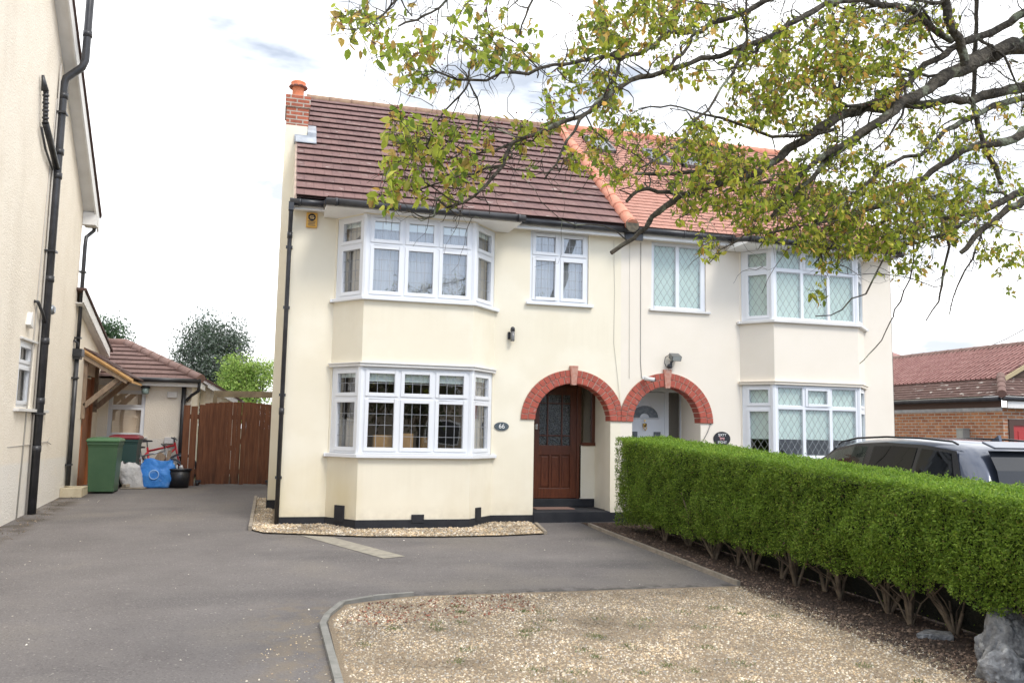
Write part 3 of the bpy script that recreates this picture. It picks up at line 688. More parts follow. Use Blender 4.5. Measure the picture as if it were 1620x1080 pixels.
    # single first floor window
    if side==0:
        wn=window(root,(lw[0],0),(lw[1],0),lw[2],lw[3],2,lw[2]+.80,'rect',inset=.03,lg=(3,4,2)); folds('net_curtain',(lw[0],0),(lw[1],0),lw[2],lw[3],VOILE,wn,back=.115,amp=.012,pitch=.06)
        s=MB(); s.box(lw[0]-.07,lw[1]+.07,-.07,.05,lw[2]-.045,lw[2]); s.build('sill',UPVC,root,bevel=.005)
    else:
        wn=window(root,(lw[0],0),(lw[1],0),lw[2],lw[3],2,None,'diamond',inset=.03,mull=.07,sashes=[],leadmat=LEADN,jamb=(.06,.09),ds=.125,lw=.006,gm=GLASSN); flat('blind',(lw[0],0),(lw[1],0),lw[2],lw[3],BLINDN,wn,back=.095)
        s=MB(); s.box(lw[0]-.05,lw[1]+.07,-.05,.05,lw[2]-.04,lw[2]); s.build('sill',WHITE,root,bevel=.005)
    # arch
    arch_ring(ac,1.96,rx,root,ac-1.2 if side==0 else PARTY+.004,PARTY-.004 if side==0 else ac+1.2)
    # porch recess
    r=MB(); x0,x1=ac-rx-.04,ac+rx+.03
    D=.80
    r.quad([(x0,.24,.3),(x0,D+.1,.3),(x0,D+.1,2.9),(x0,.24,2.9)]); r.quad([(x1,.24,.3),(x1,D+.1,.3),(x1,D+.1,2.9),(x1,.24,2.9)])
    r.quad([(x0,.24,2.72),(x1,.24,2.72),(x1,D+.1,2.72),(x0,D+.1,2.72)])
    for x,xx in ((x0,ac-rx),(ac+rx,x1)): r.quad([(x,.24,.3),(xx,.24,.3),(xx,.24,2.7),(x,.24,2.7)])
    if side==0: r.quad([(5.12,D,.6),(x1,D,.6),(x1,D,1.55),(5.12,D,1.55)])
    r.build('porch_wall',wallm,root)
    st=MB(); st.box(ac-rx+.003,ac+rx-.003,-.03,.24,BASE-.1,.455); st.box(x0+.003,x1-.003,.24,D,BASE-.1,.457); st.box(x0+.003,x1-.003,D-.005,D+.3,.458,.60)
    st.build('porch_step',PLINTH,root,bevel=.01)
    if side==0:
        f=MB(); f.box(4.16,4.25,D,D+.08,.60,2.72); f.box(5.07,5.15,D,D+.08,.60,2.72); f.box(4.25,5.07,D,D+.08,2.575,2.72)
        f.box(5.15,x1,D-.01,D+.08,2.58,2.72); f.box(5.15,x1,D-.03,D+.08,1.53,1.59); f.box(x1-.06,x1-.001,D-.01,D+.08,1.59,2.58)
        fr=f.build('door_frame',DOORW,root,bevel=.006)
        gl=MB(); gl.quad([(5.15,D+.03,1.59),(x1-.06,D+.03,1.59),(x1-.06,D+.03,2.58),(5.15,D+.03,2.58)]); gl.build('side_pane',GLASS,fr)
        d=MB(); y0,y1=D+.02,D+.06; X0,X1=4.25,5.07
        gx=[X0+.12,X1-.12]; 
        d.box(X0,X0+.12,y0,y1,.61,2.57); d.box(X1-.12,X1,y0,y1,.61,2.57); d.box(gx[0],gx[1],y0,y1,.61,.78); d.box(gx[0],gx[1],y0,y1,1.36,1.53); d.box(gx[0],gx[1],y0,y1,2.42,2.57)
        for k in (0,1,2):
            a=gx[0]+(gx[1]-gx[0])*k/3; b=gx[0]+(gx[1]-gx[0])*(k+1)/3
            d.box(a+.0,a+.03,y0,y1,.78,1.36) if k else None
            d.box(a+.05,b-.03,y0+.008,y1-.005,.81,1.33); d.box(a,b,y0+.02,y1-.01,.78,1.36)
        for t in (.27,.73): u=gx[0]+(gx[1]-gx[0])*t; d.box(u-.012,u+.012,y0+.003,y1,1.53,2.42)
        for z in (1.70,2.27): d.box(gx[0],gx[1],y0+.006,y1,z-.011,z+.011)
        dr=d.build('front_door',DOORW,root,bevel=.004)
        q=MB(); q.quad([(gx[0],D+.045,1.53),(gx[1],D+.045,1.53),(gx[1],D+.045,2.42),(gx[0],D+.045,2.42)]); q.build('obscure_pane',FLORAL,dr)
        h=MB(); h.box(4.285,4.33,D-.02,D+.02,1.80,1.90); h.tube([(4.31,D-.02,1.85),(4.31,D-.05,1.85)],.012,8); h.build('door_lock',CHROME,dr,bevel=.004)
        b=MB(); b.box(4.19,4.22,.10+D-.12,D-.015,1.25,1.27); b.build('keyhole',BRASS,dr)
        # cable down the porch
    else:
        f=MB(); f.box(x0+.02,x1-.02,D,D+.05,2.53,2.60); f.box(x0+.02,x1-.02,D,D+.06,2.60,2.72)
        for a,b in ((5.86,5.93),(6.78,6.86),(7.10,7.17)): f.box(a,b,D,D+.06,.6,2.53)
        f.box(6.86,7.10,D+.01,D+.06,.6,.7)
        fr=f.build('door_frame',UPVC,root,bevel=.005)
        gl=MB(); gl.quad([(6.86,D+.03,.7),(7.10,D+.03,.7),(7.10,D+.03,2.53),(6.86,D+.03,2.53)]); gl.build('side_pane',GLASS,fr)
        d=MB(); d.box(5.93,6.78,D+.02,D+.06,.61,2.52)
        for a,b in ((6.03,6.32),(6.42,6.68)): d.box(a,b,D+.012,D+.03,.8,1.35)
        dr=d.build('front_door',UPVC,root,bevel=.006)
        gl=MB(); pts=[(6.38-.27*math.cos(t),2.06+.22*math.sin(t)) for t in [math.pi*i/14 for i in range(15)]]
        inn=[(6.38-.09*math.cos(t),2.06+.07*math.sin(t)) for t in [math.pi*i/14 for i in range(15)]][::-1]
        for i in range(14):
            gl.quad([(pts[i][0],D+.010,pts[i][1]),(pts[i+1][0],D+.010,pts[i+1][1]),(inn[13-i][0],D+.010,inn[13-i][1]),(inn[14-i][0],D+.010,inn[14-i][1])])
        for a in (6.10,6.56): gl.quad([(a,D+.010,1.58),(a+.14,D+.010,1.58),(a+.14,D+.010,1.80),(a,D+.010,1.80)])
        gl.build('fanlight',mat('dark_leaded_pane',(.06,.07,.075),(.14,.15,.16),20,.2),dr)
        fn=MB(); fn.tube([(6.38-.285*math.cos(math.pi*i/14),D+.005,2.05+.235*math.sin(math.pi*i/14)) for i in range(15)],.012,6); fn.tube([(6.09,D+.005,2.045),(6.67,D+.005,2.045)],.012,6); fn.build('fanlight_bead',UPVC,dr)
        kn=MB(); kn.lathe((6.38,D+.01,1.92),[(.035,0),(.04,-.015),(.015,-.02)],10,'y'); kn.tube([(6.38,D-.01,1.93),(6.35,D-.02,1.86),(6.38,D-.02,1.82),(6.41,D-.02,1.86),(6.38,D-.01,1.93)],.008,6); kn.lathe((6.38,D+.005,2.0),[(.012,0),(.016,-.012)],8,'y'); kn.build('knocker',BRASS,dr)
    # roof
    rm=TILEB if side==0 else TILEO; course,tw=(.30,.30) if side==0 else (.148,.165)
    rx0,rx1=(.03,PARTY+.02) if side==0 else (PARTY+.02,11.2)
    t=MB(); tiles(t,rx0,rx1,-.30,EAVE_Z,RIDGE_Y,RIDGE_Z,course,tw,gap=.031 if side==0 else .010,th=.013 if side==0 else .008,jit=.003 if side==0 else .0007)
    # low pitched tiles over the bay
    bx0,bx1=(.50,3.50) if side==0 else (7.62,10.62)
    tiles(t,bx0,bx1,-.80,EAVE_Z-.14,-.24,EAVE_Z+.045,course,tw,gap=.031 if side==0 else .010,th=.013 if side==0 else .008,jit=.003 if side==0 else .0007)
    tiles(t,-rx1,-rx0,-8.3,4.9,-RIDGE_Y,RIDGE_Z,.3,.3,jit=0) if False else t.quad([(rx0,8.3,4.75),(rx1,8.3,4.75),(rx1,RIDGE_Y,RIDGE_Z),(rx0,RIDGE_Y,RIDGE_Z)],[(0,0)]*4)
    for x in (bx0,bx1): t.quad([(x,-.80,EAVE_Z-.14),(x,-.22,EAVE_Z+.06),(x,-.2,EAVE_Z-.1),(x,-.78,EAVE_Z-.17)],[(.1,.1)]*4)
    roof=t.build('roof',rm,root,fix=False)
    if side==0: ridge('ridge_tiles',(.2,RIDGE_Y,RIDGE_Z-.03),(PARTY,RIDGE_Y,RIDGE_Z-.03),.10,mat('buff_brown_ridge',(.26,.15,.11),(.36,.25,.16),8,.9,.3),roof,seg=.45)
    else: ridge('ridge_tiles',(PARTY,RIDGE_Y,RIDGE_Z-.01),(11.2,RIDGE_Y,RIDGE_Z-.01),.11,TERRA2,roof,seg=.45)
    if side==1:
        ridge('party_ridge',(PARTY+.04,-.36,EAVE_Z+.0),(PARTY+.04,RIDGE_Y,RIDGE_Z+.03),.110,TERRA2,roof,seg=.36)
        e=MB(); e.lathe((PARTY+.04,-.37,EAVE_Z-.0),[(.12,0),(.12,-.02)],16,'y'); e.build('ridge_end_mortar',mat('mossy_mortar',(.16,.13,.09),(.07,.065,.05),20,.95,.5),roof)
        for (a,b,d0,d1) in ((6.02,6.55,2.65,3.32),(7.25,7.72,2.35,2.98),(7.95,8.55,2.35,2.75)):
            zz=lambda y:EAVE_Z+.78*(y+.3)
            v=MB(); ny,nz=-.615,.788
            def pt(x,y,h): return (x,y+ny*h,zz(y)+nz*h)
            for (xa,xb,ya,yb) in ((a,a+.06,d0,d1),(b-.06,b,d0,d1),(a,b,d0,d0+.07),(a,b,d1-.07,d1)):
                vs=[pt(x,y,h) for h in(0,.09) for x,y in((xa,ya),(xb,ya),(xb,yb),(xa,yb))]
                v.faces(vs,[(0,1,2,3),(7,6,5,4),(0,4,5,1),(1,5,6,2),(2,6,7,3),(3,7,4,0)],False)
            vo=v.build('rooflight',mat('dark_grey_aluminium',(.16,.15,.15),None,rough=.5),root,fix=False)
            q=MB(); q.quad([pt(a+.05,d0+.05,.07),pt(b-.05,d0+.05,.07),pt(b-.05,d1-.05,.07),pt(a+.05,d1-.05,.07)]); q.build('pane',mat('rooflight_glass',(.05,.06,.07),None,rough=.03,spec=1.0,coat=1),vo)
    # fascia, soffit, gutter
    f=MB()
    gx0,gx1=(-.02,.46) if side==0 else (10.66,11.16)
    fx=[(-.0,.50,-.20),(3.53,PARTY,-.20)] if side==0 else [(PARTY,7.60,-.20),(10.64,11.14,-.20)]
    for a,b,y in fx: f.box(a,b,y-.0,y+.02,5.13,5.30); f.box(a,b,y+.02,.0,5.155,5.17)
    a,b=bx0-.03,bx1+.03
    f.prism([(a,-.76),(b,-.76),(b-.0,-.55),(b-.02,-.02),(a,-.02)],'z',5.075,5.10); f.prism([(a,-.76),(b,-.76),(b,-.74),(a,-.74)],'z',5.0995,5.135)
    f.box(a,a+.02,-.74,-.02,5.10,5.15); f.box(b-.02,b,-.74,-.02,5.10,5.15)
    f.build('fascia',FASC,root)
    gu=MB()
    def gutter(a,b,y,z,r=.056):
        gu.tube([(a,y,z),(b,y,z)],r,12)
        x=a+.15
        while x<b: gu.tube([(x-.02,y,z),(x+.02,y,z)],r+.008,12); x+=.95
    if side==0:
        gutter(-.06,.50,-.27,5.225); gutter(.46,3.56,-.84,5.125,.055); gutter(3.50,PARTY-.03,-.27,5.24)
        gu.tube([(.48,-.27,5.19),(.48,-.84,5.125)],.045,8); gu.tube([(3.53,-.27,5.22),(3.54,-.84,5.125)],.05,8)
    else: gutter(PARTY-.03,7.60,-.27,5.25,.058); gutter(7.60,10.66,-.84,5.125); gutter(10.62,11.2,-.27,5.22); gu.tube([(7.61,-.27,5.22),(7.61,-.84,5.125)],.05,8); gu.tube([(10.63,-.27,5.22),(10.63,-.84,5.125)],.05,8); gu.box(PARTY-.03,PARTY+.3,-.25,-.2,5.08,5.24)
    gu.build('gutter',BLACKPVC,root)
    if side==0:
        dp=MB(); dp.box(-.075,.005,-.32,-.22,5.08,5.21)
        dp.tube([(-.035,-.27,5.14),(-.035,-.25,5.0),(-.035,-.055,4.80),(-.035,-.05,4.6),(-.035,-.05,.30)],.034,12)
        for z in (1.0,2.25,3.6,4.55): dp.box(-.085,.015,-.075,0,z-.02,z+.02)
        for z in (4.74,2.0): dp.tube([(-.035,-.05,z-.05),(-.035,-.05,z+.05)],.041,12)
        dp.build('downpipe',BLACKPVC,root)
        # chimney breast and stack
        c=MB(); c.box(-.19,-.001,1.75,2.55,BASE,6.55); c.box(-.19,.20,1.75,2.55,6.55,7.15); c.build('chimney_breast',CREAM,root)
        pl=MB(); pl.box(-.205,-.02,1.735,2.56,.1,.52); pl.build('plinth',PLINTH,root)
        k=MB()
        def bbox(m_,x0,x1,y0,y1,z0,z1):
            for pts,uv in (([(x0,y0,z0),(x1,y0,z0),(x1,y0,z1),(x0,y0,z1)],[(x0,z0),(x1,z0),(x1,z1),(x0,z1)]),([(x1,y0,z0),(x1,y1,z0),(x1,y1,z1),(x1,y0,z1)],[(y0,z0),(y1,z0),(y1,z1),(y0,z1)]),([(x1,y1,z0),(x0,y1,z0),(x0,y1,z1),(x1,y1,z1)],[(x1,z0),(x0,z0),(x0,z1),(x1,z1)]),([(x0,y1,z0),(x0,y0,z0),(x0,y0,z1),(x0,y1,z1)],[(y1,z0),(y0,z0),(y0,z1),(y1,z1)]),([(x0,y0,z1),(x1,y0,z1),(x1,y1,z1),(x0,y1,z1)],[(.01,.01)]*4),([(x0,y0,z0),(x1,y0,z0),(x1,y1,z0),(x0,y1,z0)],[(.01,.01)]*4)): m_.quad(pts,uv)
        bbox(k,-.18,.21,1.78,2.52,7.15,7.50); bbox(k,-.205,.235,1.755,2.545,7.50,7.72)
        st=k.build('chimney_stack',BRICK,root)
        mo=MB(); mo.lathe((.0,2.1,7.72),[(.19,0),(.13,.05)],12); mo.build('flaunching',CONC,st)
        po=MB(); po.lathe((.01,2.1,7.75),[(.115,0),(.105,.03),(.105,.22),(.12,.23),(.165,.235),(.165,.26),(.12,.275),(.135,.31),(.135,.335),(.09,.36)],20); po.build('chimney_pot',TERRA,st)
        cp=MB(); cp.lathe((.01,2.1,7.975),[(.155,0),(.172,.012),(.172,.03),(.125,.05)],10); cp.build('pot_cowl',mat('dark_cowl',(.16,.06,.05),(.3,.15,.12),9,.7),st)
        fl=MB(); fl.prism([(1.70,6.83),(1.76,6.80),(1.76,6.98),(1.72,6.98)],'x',-.02,.24); fl.prism([(1.5,6.77),(1.76,6.97),(1.76,6.99),(1.5,6.79)],'x',.0,.36); fl.prism([(1.72,6.9),(2.1,7.2),(2.1,7.3),(1.72,7.04)],'x',.205,.36)
        fl.build('lead_flashing',FLASH,roof)
        vg=MB(); vg.prism([(-.30,5.26),(RIDGE_Y,8.42),(RIDGE_Y,8.47),(-.30,5.31)],'x',.0,.04); vg.build('verge_mortar',MORTAR,roof)
        c=MB(); c.tube([(5.42,-.008,5.1),(5.44,-.008,4.2),(5.43,-.008,3.3),(5.50,-.008,2.75),(5.56,-.03,2.12)],.0028,5); GCB=mat('grey_cable',(.42,.40,.36),None); c.build('cable',GCB,root); c=MB(); c.tube([(5.72,-.008,5.1),(5.72,-.008,2.7)],.0025,5); c.build('cable',GCB,root)
    else:
        c=MB(); c.tube([(5.93,-.01,5.1),(5.93,-.01,3.0),(5.95,-.01,2.72)],.0045,6); DCB=mat('dark_cable',(.22,.21,.20),None); c.build('cable',DCB,root); c=MB(); c.tube([(7.28,-.01,1.97),(7.2,-.02,1.8),(7.10,-.01,1.62),(7.09,-.01,1.4)],.007,6); c.build('cable',DCB,root)
    return root
FASC=mat('white_fascia_board',(.90,.89,.87),(.86,.85,.83),2,.5)
VOILE=bpy.data.materials.new('net_voile'); VOILE.use_nodes=True
_t=VOILE.node_tree; _b=_t.nodes['Principled BSDF']; _b.inputs['Base Color'].default_value=(.75,.78,.80,1); _m=_t.nodes.new('ShaderNodeMixShader'); _tr=_t.nodes.new('ShaderNodeBsdfTransparent'); _m.inputs[0].default_value=.5
_t.links.new(_tr.outputs[0],_m.inputs[1]); _t.links.new(_b.outputs[0],_m.inputs[2]); _t.links.new(_m.outputs[0],_t.nodes['Material Output'].inputs[0])
TERRA2=mat('salmon_ridge_tile',(.58,.21,.13),(.66,.30,.20),6,.8,.2,50)
FLORAL=bpy.data.materials.new('floral_obscure_glass'); FLORAL.use_nodes=True
_t,_b=nodes(FLORAL); _v=_t.nodes.new('ShaderNodeTexVoronoi'); _v.feature='DISTANCE_TO_EDGE'; _v.inputs['Scale'].default_value=28; _tc=_t.nodes.new('ShaderNodeTexCoord')
_r=_t.nodes.new('ShaderNodeValToRGB'); _r.color_ramp.elements[0].position=.03; _r.color_ramp.elements[1].position=.12; _r.color_ramp.elements[0].color=(.13,.135,.13,1); _r.color_ramp.elements[1].color=(.016,.017,.017,1)
_t.links.new(_tc.outputs['Object'],_v.inputs['Vector']); _t.links.new(_v.outputs[0],_r.inputs[0]); _t.links.new(_r.outputs[0],_b.inputs['Base Color']); _b.inputs['Roughness'].default_value=.12
_u=_t.nodes.new('ShaderNodeBump'); _u.inputs['Strength'].default_value=.5; _u.inputs['Distance'].default_value=.01; _t.links.new(_v.outputs[0],_u.inputs['Height']); _t.links.new(_u.outputs[0],_b.inputs['Normal'])
h66=house(0); h68=house(1)
# boxes on the inner sill of the lower bay
def cbox(x0,x1,y0,z0,h,lab):
    m=MB(); m.box(x0,x1,y0,y0+.2,z0,z0+h); o=m.build('cardboard_box',CARD,None,bevel=.004); tag(o,lab,'box')
shf=MB(); shf.prism([(1.0,-.05),(1.2,-.42),(2.75,-.42),(2.95,-.05)],'z',1.30,1.335); shf.build('window_board',WHITE,h66)
cbox(1.34,1.62,-.40,1.337,.33,'wide cardboard box inside the left light of the ground bay window')
cbox(1.78,1.95,-.38,1.337,.36,'cardboard box behind the middle light of the ground bay window')
cbox(2.08,2.24,-.36,1.337,.31,'small cardboard box at the right of the middle bay light')
#@@FIXTURES
# ------------------------------------------------------------------ fixtures on the walls
DK=mat('dark_metal',(.03,.03,.035),None,rough=.4)
WT=mat('white_lettering',(.8,.8,.78),None,rough=.6)
def plaque(cx,cz,rx,rz,label,lines,colour):
    r=thing('house_sign',(cx,0,cz),label,'house sign')
    m=MB(); m.lathe((cx,-.002,cz),[(1,0),(1,-.012),(.97,-.016)],36,'y',sx=rx,sy=rz); m.build('plate',colour,r)
    for (t,s,dx,dz) in lines: text_mesh(t,s,(cx+dx,-.022,cz+dz),0,WT,'lettering',r)
    return r
p=plaque(3.46,1.838,.125,.070,'grey oval house number plaque reading 66 beside the bay',[('66',.105,0,0)],mat('slate_grey',(.06,.08,.095),(.09,.11,.12),12,.5))
m=MB()
for s in(-1,1): m.lathe((3.46+s*.103,-.018,1.838),[(.007,0),(.005,-.005)],8,'y')
m.build('screw',CHROME,p)
p=plaque(7.49,1.70,.165,.125,'black oval house sign with white lettering and a small horse, right of the neighbour porch',[('SIXTY',.062,0,.065),('EIGHT',.062,0,-.065)],mat('sign_black',(.012,.012,.015),None,rough=.35))
m=MB(); m.box(7.445,7.535,-.022,-.016,1.70,1.72)
for dx in(-.038,-.02,.018,.036): m.box(7.49+dx-.004,7.49+dx+.004,-.022,-.016,1.672,1.70)
m.prism([(7.445,1.715),(7.455,1.745),(7.43,1.748),(7.425,1.735),(7.44,1.73)],'y',-.022,-.016)
m.build('horse_emblem',mat('emblem_pink',(.55,.30,.30),None),p)
r=thing('alarm_box',(.29,0,5.03),'yellow burglar alarm box under the left end of the gutter','alarm box')
m=MB(); m.box(.205,.375,-.05,0,4.895,5.13); m.build('casing',mat('alarm_yellow',(.72,.40,.07),(.66,.35,.05),6,.5),r,bevel=.01)
m=MB(); m.lathe((.29,-.05,5.055),[(.058,0),(.058,-.004)],24,'y'); m.build('badge',PLINTH,r)
m=MB(); m.box(.262,.318,-.058,-.053,5.066,5.078); m.box(.262,.318,-.058,-.053,5.030,5.042); m.box(.262,.274,-.058,-.053,5.05,5.066); m.box(.306,.318,-.058,-.053,5.042,5.056); m.box(.25,.33,-.0575,-.0535,5.049,5.056); m.build('emblem',mat('badge_cream',(.7,.5,.25),None),r)
m=MB(); [m.box(.232+.006*(k%2),.348-.007*(k%3),-.0535,-.051,4.985-.022*k,4.993-.022*k) for k in range(4)]; m.build('print_line',DK,r)
r=thing('wall_light',(3.58,0,3.35),'small dark wall light left of the brown door arch','wall light')
m=MB(); m.box(3.535,3.60,-.035,0,3.28,3.40); m.build('back_plate',DK,r,bevel=.006)
m=MB(); m.lathe((3.60,-.08,3.24),[(.030,0),(.036,.02),(.036,.17)],12); m.build('lamp_glass',mat('smoked_glass',(.16,.16,.16),None,rough=.15),r)
m=MB(); m.lathe((3.60,-.08,3.41),[(.040,0),(.036,.05),(.02,.07)],12); m.tube([(3.57,-.03,3.38),(3.60,-.08,3.42)],.01,6); m.build('cap',DK,r)
r=thing('flood_light',(6.47,0,3.0),'grey floodlight with motion sensor above the neighbour arch','floodlight')
m=MB(); m.tube([(6.45,0,2.93),(6.47,-.08,2.94),(6.47,-.10,3.02)],.022,8); m.lathe((6.46,-.06,2.90),[(.03,0),(.045,.02),(.045,.06),(.02,.08)],12); m.build('sensor',DK,r)
m=MB(); m.prism([(-.17,3.02),(-.21,3.10),(-.07,3.17),(-.04,3.09)],'x',6.44,6.62); m.tube([(6.47,-.1,3.0),(6.52,-.11,3.07)],.02,6); m.build('lamp_head',mat('grey_aluminium',(.16,.17,.17),None,rough=.4,metal=.5),r,bevel=.005)
m=MB(); m.quad([(6.455,-.176,3.028),(6.605,-.176,3.028),(6.605,-.211,3.094),(6.455,-.211,3.094)]); m.build('lens',mat('lamp_lens',(.45,.47,.45),None,rough=.15),r)
m=MB(); m.tube([(6.46,-.02,3.14),(6.40,-.01,3.10),(6.38,-.01,3.0),(6.42,-.01,2.93)],.005,5); m.build('lead_wire',DK,r)
r=thing('security_camera',(6.02,0,2.70),'small white security camera on the left of the neighbour arch','security camera')
m=MB(); m.tube([(5.96,-.10,2.705),(6.12,-.17,2.685)],.036,14); m.build('camera_body',WHITE,r)
m=MB(); m.lathe((6.0,-.0,2.72),[(.04,0),(.04,-.02)],12,'y'); m.tube([(6.0,-.02,2.72),(6.02,-.10,2.71)],.014,8); m.build('bracket',WHITE,r)
m=MB(); m.tube([(6.12,-.17,2.685),(6.135,-.177,2.683)],.028,12); m.build('lens',DK,r)
m=MB(); m.box(4.18,4.86,.30,.66,.461,.474); tag(m.build('door_mat',mat('brown_coir',(.26,.16,.13),(.18,.11,.09),60,.95,.5,120)),'brown doormat on the black porch step','doormat')
#@@LEFT
# ------------------------------------------------------------------ left building
LX=-3.80
r=thing('rendered_house',(-6,-1,BASE),'tall cream roughcast house at the left edge with white bargeboard','house')
m=MB()
EX=3.82
zg=lambda y:5.95+.85*(EX-y)
wallsheet(m,[(LX,-9),(LX,EX)],-.1,5.98,[(9.45,10.22,1.98,2.98)],reveal=.09)
m.quad([(LX,-9,5.98),(LX,EX,5.98),(LX,-1.2,zg(-1.2)),(LX,-6.2,5.98)])
m.quad([(LX,EX,-.1),(-10,EX,-.1),(-10,EX,5.98),(LX,EX,5.98)]); m.quad([(LX,-9,-.1),(-10,-9,-.1),(-10,-9,5.98),(LX,-9,5.98)])
# chimney breast with sloping foot
wl=m.build('wall',ROUGH,r)
m=MB(); m.faces([(LX+.25,EX+.35,5.72),(LX+.25,-1.2,zg(-1.2)+.17),(-10,-1.2,zg(-1.2)+.17),(-10,EX+.35,5.72)],[(0,1,2,3)]); m.faces([(LX+.25,-6.6,5.72),(LX+.25,-1.2,zg(-1.2)+.17),(-10,-1.2,zg(-1.2)+.17),(-10,-6.6,5.72)],[(3,2,1,0)])
# tile edges along the verge
y=EX+.33
while y>-1.2:
    z=5.74+.85*(EX+.33-y); m.prism([(y,z),(y-.29,z+.2465),(y-.29,z+.285),(y,z+.05)],'x',LX+.10,LX+.262); y-=.28
m.build('roof',TILEL,r,fix=False)
m=MB(); a=(EX+.30,5.70); b=(-1.2,zg(-1.2)+.10)
m.prism([(a[0],a[1]),(b[0],b[1]),(b[0],b[1]-.27),(a[0],a[1]-.27)],'x',LX+.20,LX+.232)
m.prism([(a[0],a[1]-.17),(b[0],b[1]-.17),(b[0],b[1]-.19),(a[0],a[1]-.19)],'x',LX,LX+.20)
m.prism([(EX-.02,5.74),(EX+.30,5.66),(EX+.30,5.50),(EX-.02,5.50)],'x',LX+.002,LX+.228)
m.build('bargeboard',WHITE,r,bevel=.004)
m=MB(); m.tube([(LX-1,EX+.33,5.60),(LX+.20,EX+.33,5.60)],.05,8); m.build('gutter',mat('white_pvc',(.75,.75,.74),None,rough=.4),r)
# soil pipe (thick) with branch
m=MB(); cx=LX+.10; py=1.42
m.tube([(cx+.29,py,12.5),(cx+.27,py,7.74),(cx+.23,py,7.62),(cx+.0,py,7.40),(cx-.02,py,7.26),(cx-.02,py,5.7),(cx-.01,py,.2)],.062,14)
for z in (1.35,2.1,3.05,4.05,5.75,6.15,7.1,8.2): m.tube([(cx-.015,py,z-.05),(cx-.015,py,z+.05)] if z<7.9 else [(cx+.275,py,z-.05),(cx+.275,py,z+.05)],.072,14)
for z in (1.9,4.5,6.8): m.box(LX,cx+.06,py-.09,py+.09,z-.015,z+.015)
m.tube([(cx-.02,py,5.85),(cx-.02,.85,6.15),(cx-.02,.52,6.32)],.05,12)
for k in range(9): m.tube([(cx-.02,.52-.012*k,6.32+.055*k),(cx-.02,.51-.012*k,6.35+.055*k)],.048 if k%2 else .040,10)
m.tube([(cx-.02,.52,6.32),(cx-.02,.41,6.80)],.036,10); m.tube([(cx-.03,.41,6.78),(cx-.06,.34,7.0)],[.055,.02],10)
m.tube([(cx-.05,1.25,5.80),(cx-.05,.75,5.98),(cx-.05,.45,6.22)],.018,8)
m.tube([(LX,.98,3.62),(LX+.05,1.0,3.62),(LX+.06,1.25,3.50),(cx+.0,1.45,3.25)],.026,8)
m.build('soil_pipe',BLACKPVC,r)
m=MB(); m.lathe((LX,1.95,3.62),[(.085,0),(.08,.05),(.05,.08)],14,'x'); m.build('bulkhead_lamp',mat('lamp_grey',(.25,.27,.29),None,rough=.3,metal=.5),r)
m=MB(); m.prism([(.62,3.22),(.80,3.18),(.70,3.42)],'x',LX,LX+.07); m.build('vent_cowl',WHITE,r)
window(r,(LX,.45),(LX,1.22),1.98,2.98,1,2.62,None,inset=.03,jamb=(.06,.06),sash=.05)
m=MB(); m.box(LX-.05,LX+.07,.36,2.1,1.92,1.965); m.box(LX-.0,LX+.03,.40,1.30,2.985,3.02); m.build('sill',WHITE,r,bevel=.004)
m=MB(); m.quad([(LX-.12,.4,1.95),(LX-.12,1.3,1.95),(LX-.12,1.3,3),(LX-.12,.4,3)]); m.build('room_interior',CURT,r)
# rear single storey part with sloping verge
m=MB()
zr=lambda y:4.40-.25*(y-3.3)
RK=[(3.2,4.25),(7.4,3.2)]
m.quad([(LX,EX,-.1),(LX,4.95,-.1),(LX,4.95,3.72),(LX,EX,4.05)]); m.quad([(LX,5.86,-.1),(LX,6.5,-.1),(LX,6.5,3.25),(LX,5.86,3.42)]); m.quad([(LX,4.95,2.72),(LX,5.86,2.72),(LX,5.86,3.42),(LX,4.95,3.72)])
m.quad([(LX,4.95,.3),(LX-.12,4.95,.3),(LX-.12,4.95,2.72),(LX,4.95,2.72)]); m.quad([(LX,5.86,.3),(LX-.12,5.86,.3),(LX-.12,5.86,2.72),(LX,5.86,2.72)])
m.quad([(LX,EX,-.1),(-9,EX,-.1),(-9,EX,4.05),(LX,EX,4.05)])
m.build('side_wall',ROUGH,r)
m=MB(); m.prism([(3.70,4.22),(6.6,3.38),(6.6,3.20),(3.70,4.00)],'x',LX+.12,LX+.145); m.prism([(3.72,4.0),(6.6,3.2),(6.6,3.18),(3.72,3.98)],'x',LX,LX+.12); m.build('rear_bargeboard',WHITE,r,bevel=.003)
m=MB(); y=3.72
while y<6.6:
    z=4.24-.29*(y-3.7); m.prism([(y,z),(y+.3,z-.087),(y+.3,z-.04),(y,z+.047)],'x',LX-2.5,LX+.17); y+=.28
m.build('rear_roof',TILEL,r,fix=False)
m=MB(); m.box(LX-.08,LX-.03,5.0,5.82,.5,2.68); m.box(LX-.04,LX+.02,4.95,5.02,.45,2.72);m.box(LX-.04,LX+.02,5.80,5.86,.45,2.72)
m.build('side_door',mat('varnished_pine',(.33,.12,.045),(.25,.085,.03),6,.4,stretch=(5,5,.5)),r,bevel=.004)
m=MB(); P2=LX+.06
m.tube([(LX+.15,EX+.30,5.62),(LX+.15,EX+.28,5.45),(P2,EX+.10,5.28),(P2,EX+.06,5.1),(P2,EX+.06,3.05)],.036,10); m.tube([(P2,EX+.06,3.0),(P2,EX+.06,.62)],.042,10); m.box(P2-.07,P2+.10,EX-.06,EX+.18,3.0,3.14); m.box(P2-.05,P2+.07,EX-.03,EX+.15,2.95,3.0)
for z in (1.0,2.6,3.35,4.6): m.box(LX,P2+.05,EX+.0,EX+.12,z-.015,z+.015)
m.tube([(P2,EX+.02,3.1),(P2,EX-.0,3.25),(LX+.01,EX-.05,3.3)],.025,8)
m.build('downpipe',BLACKPVC,r)
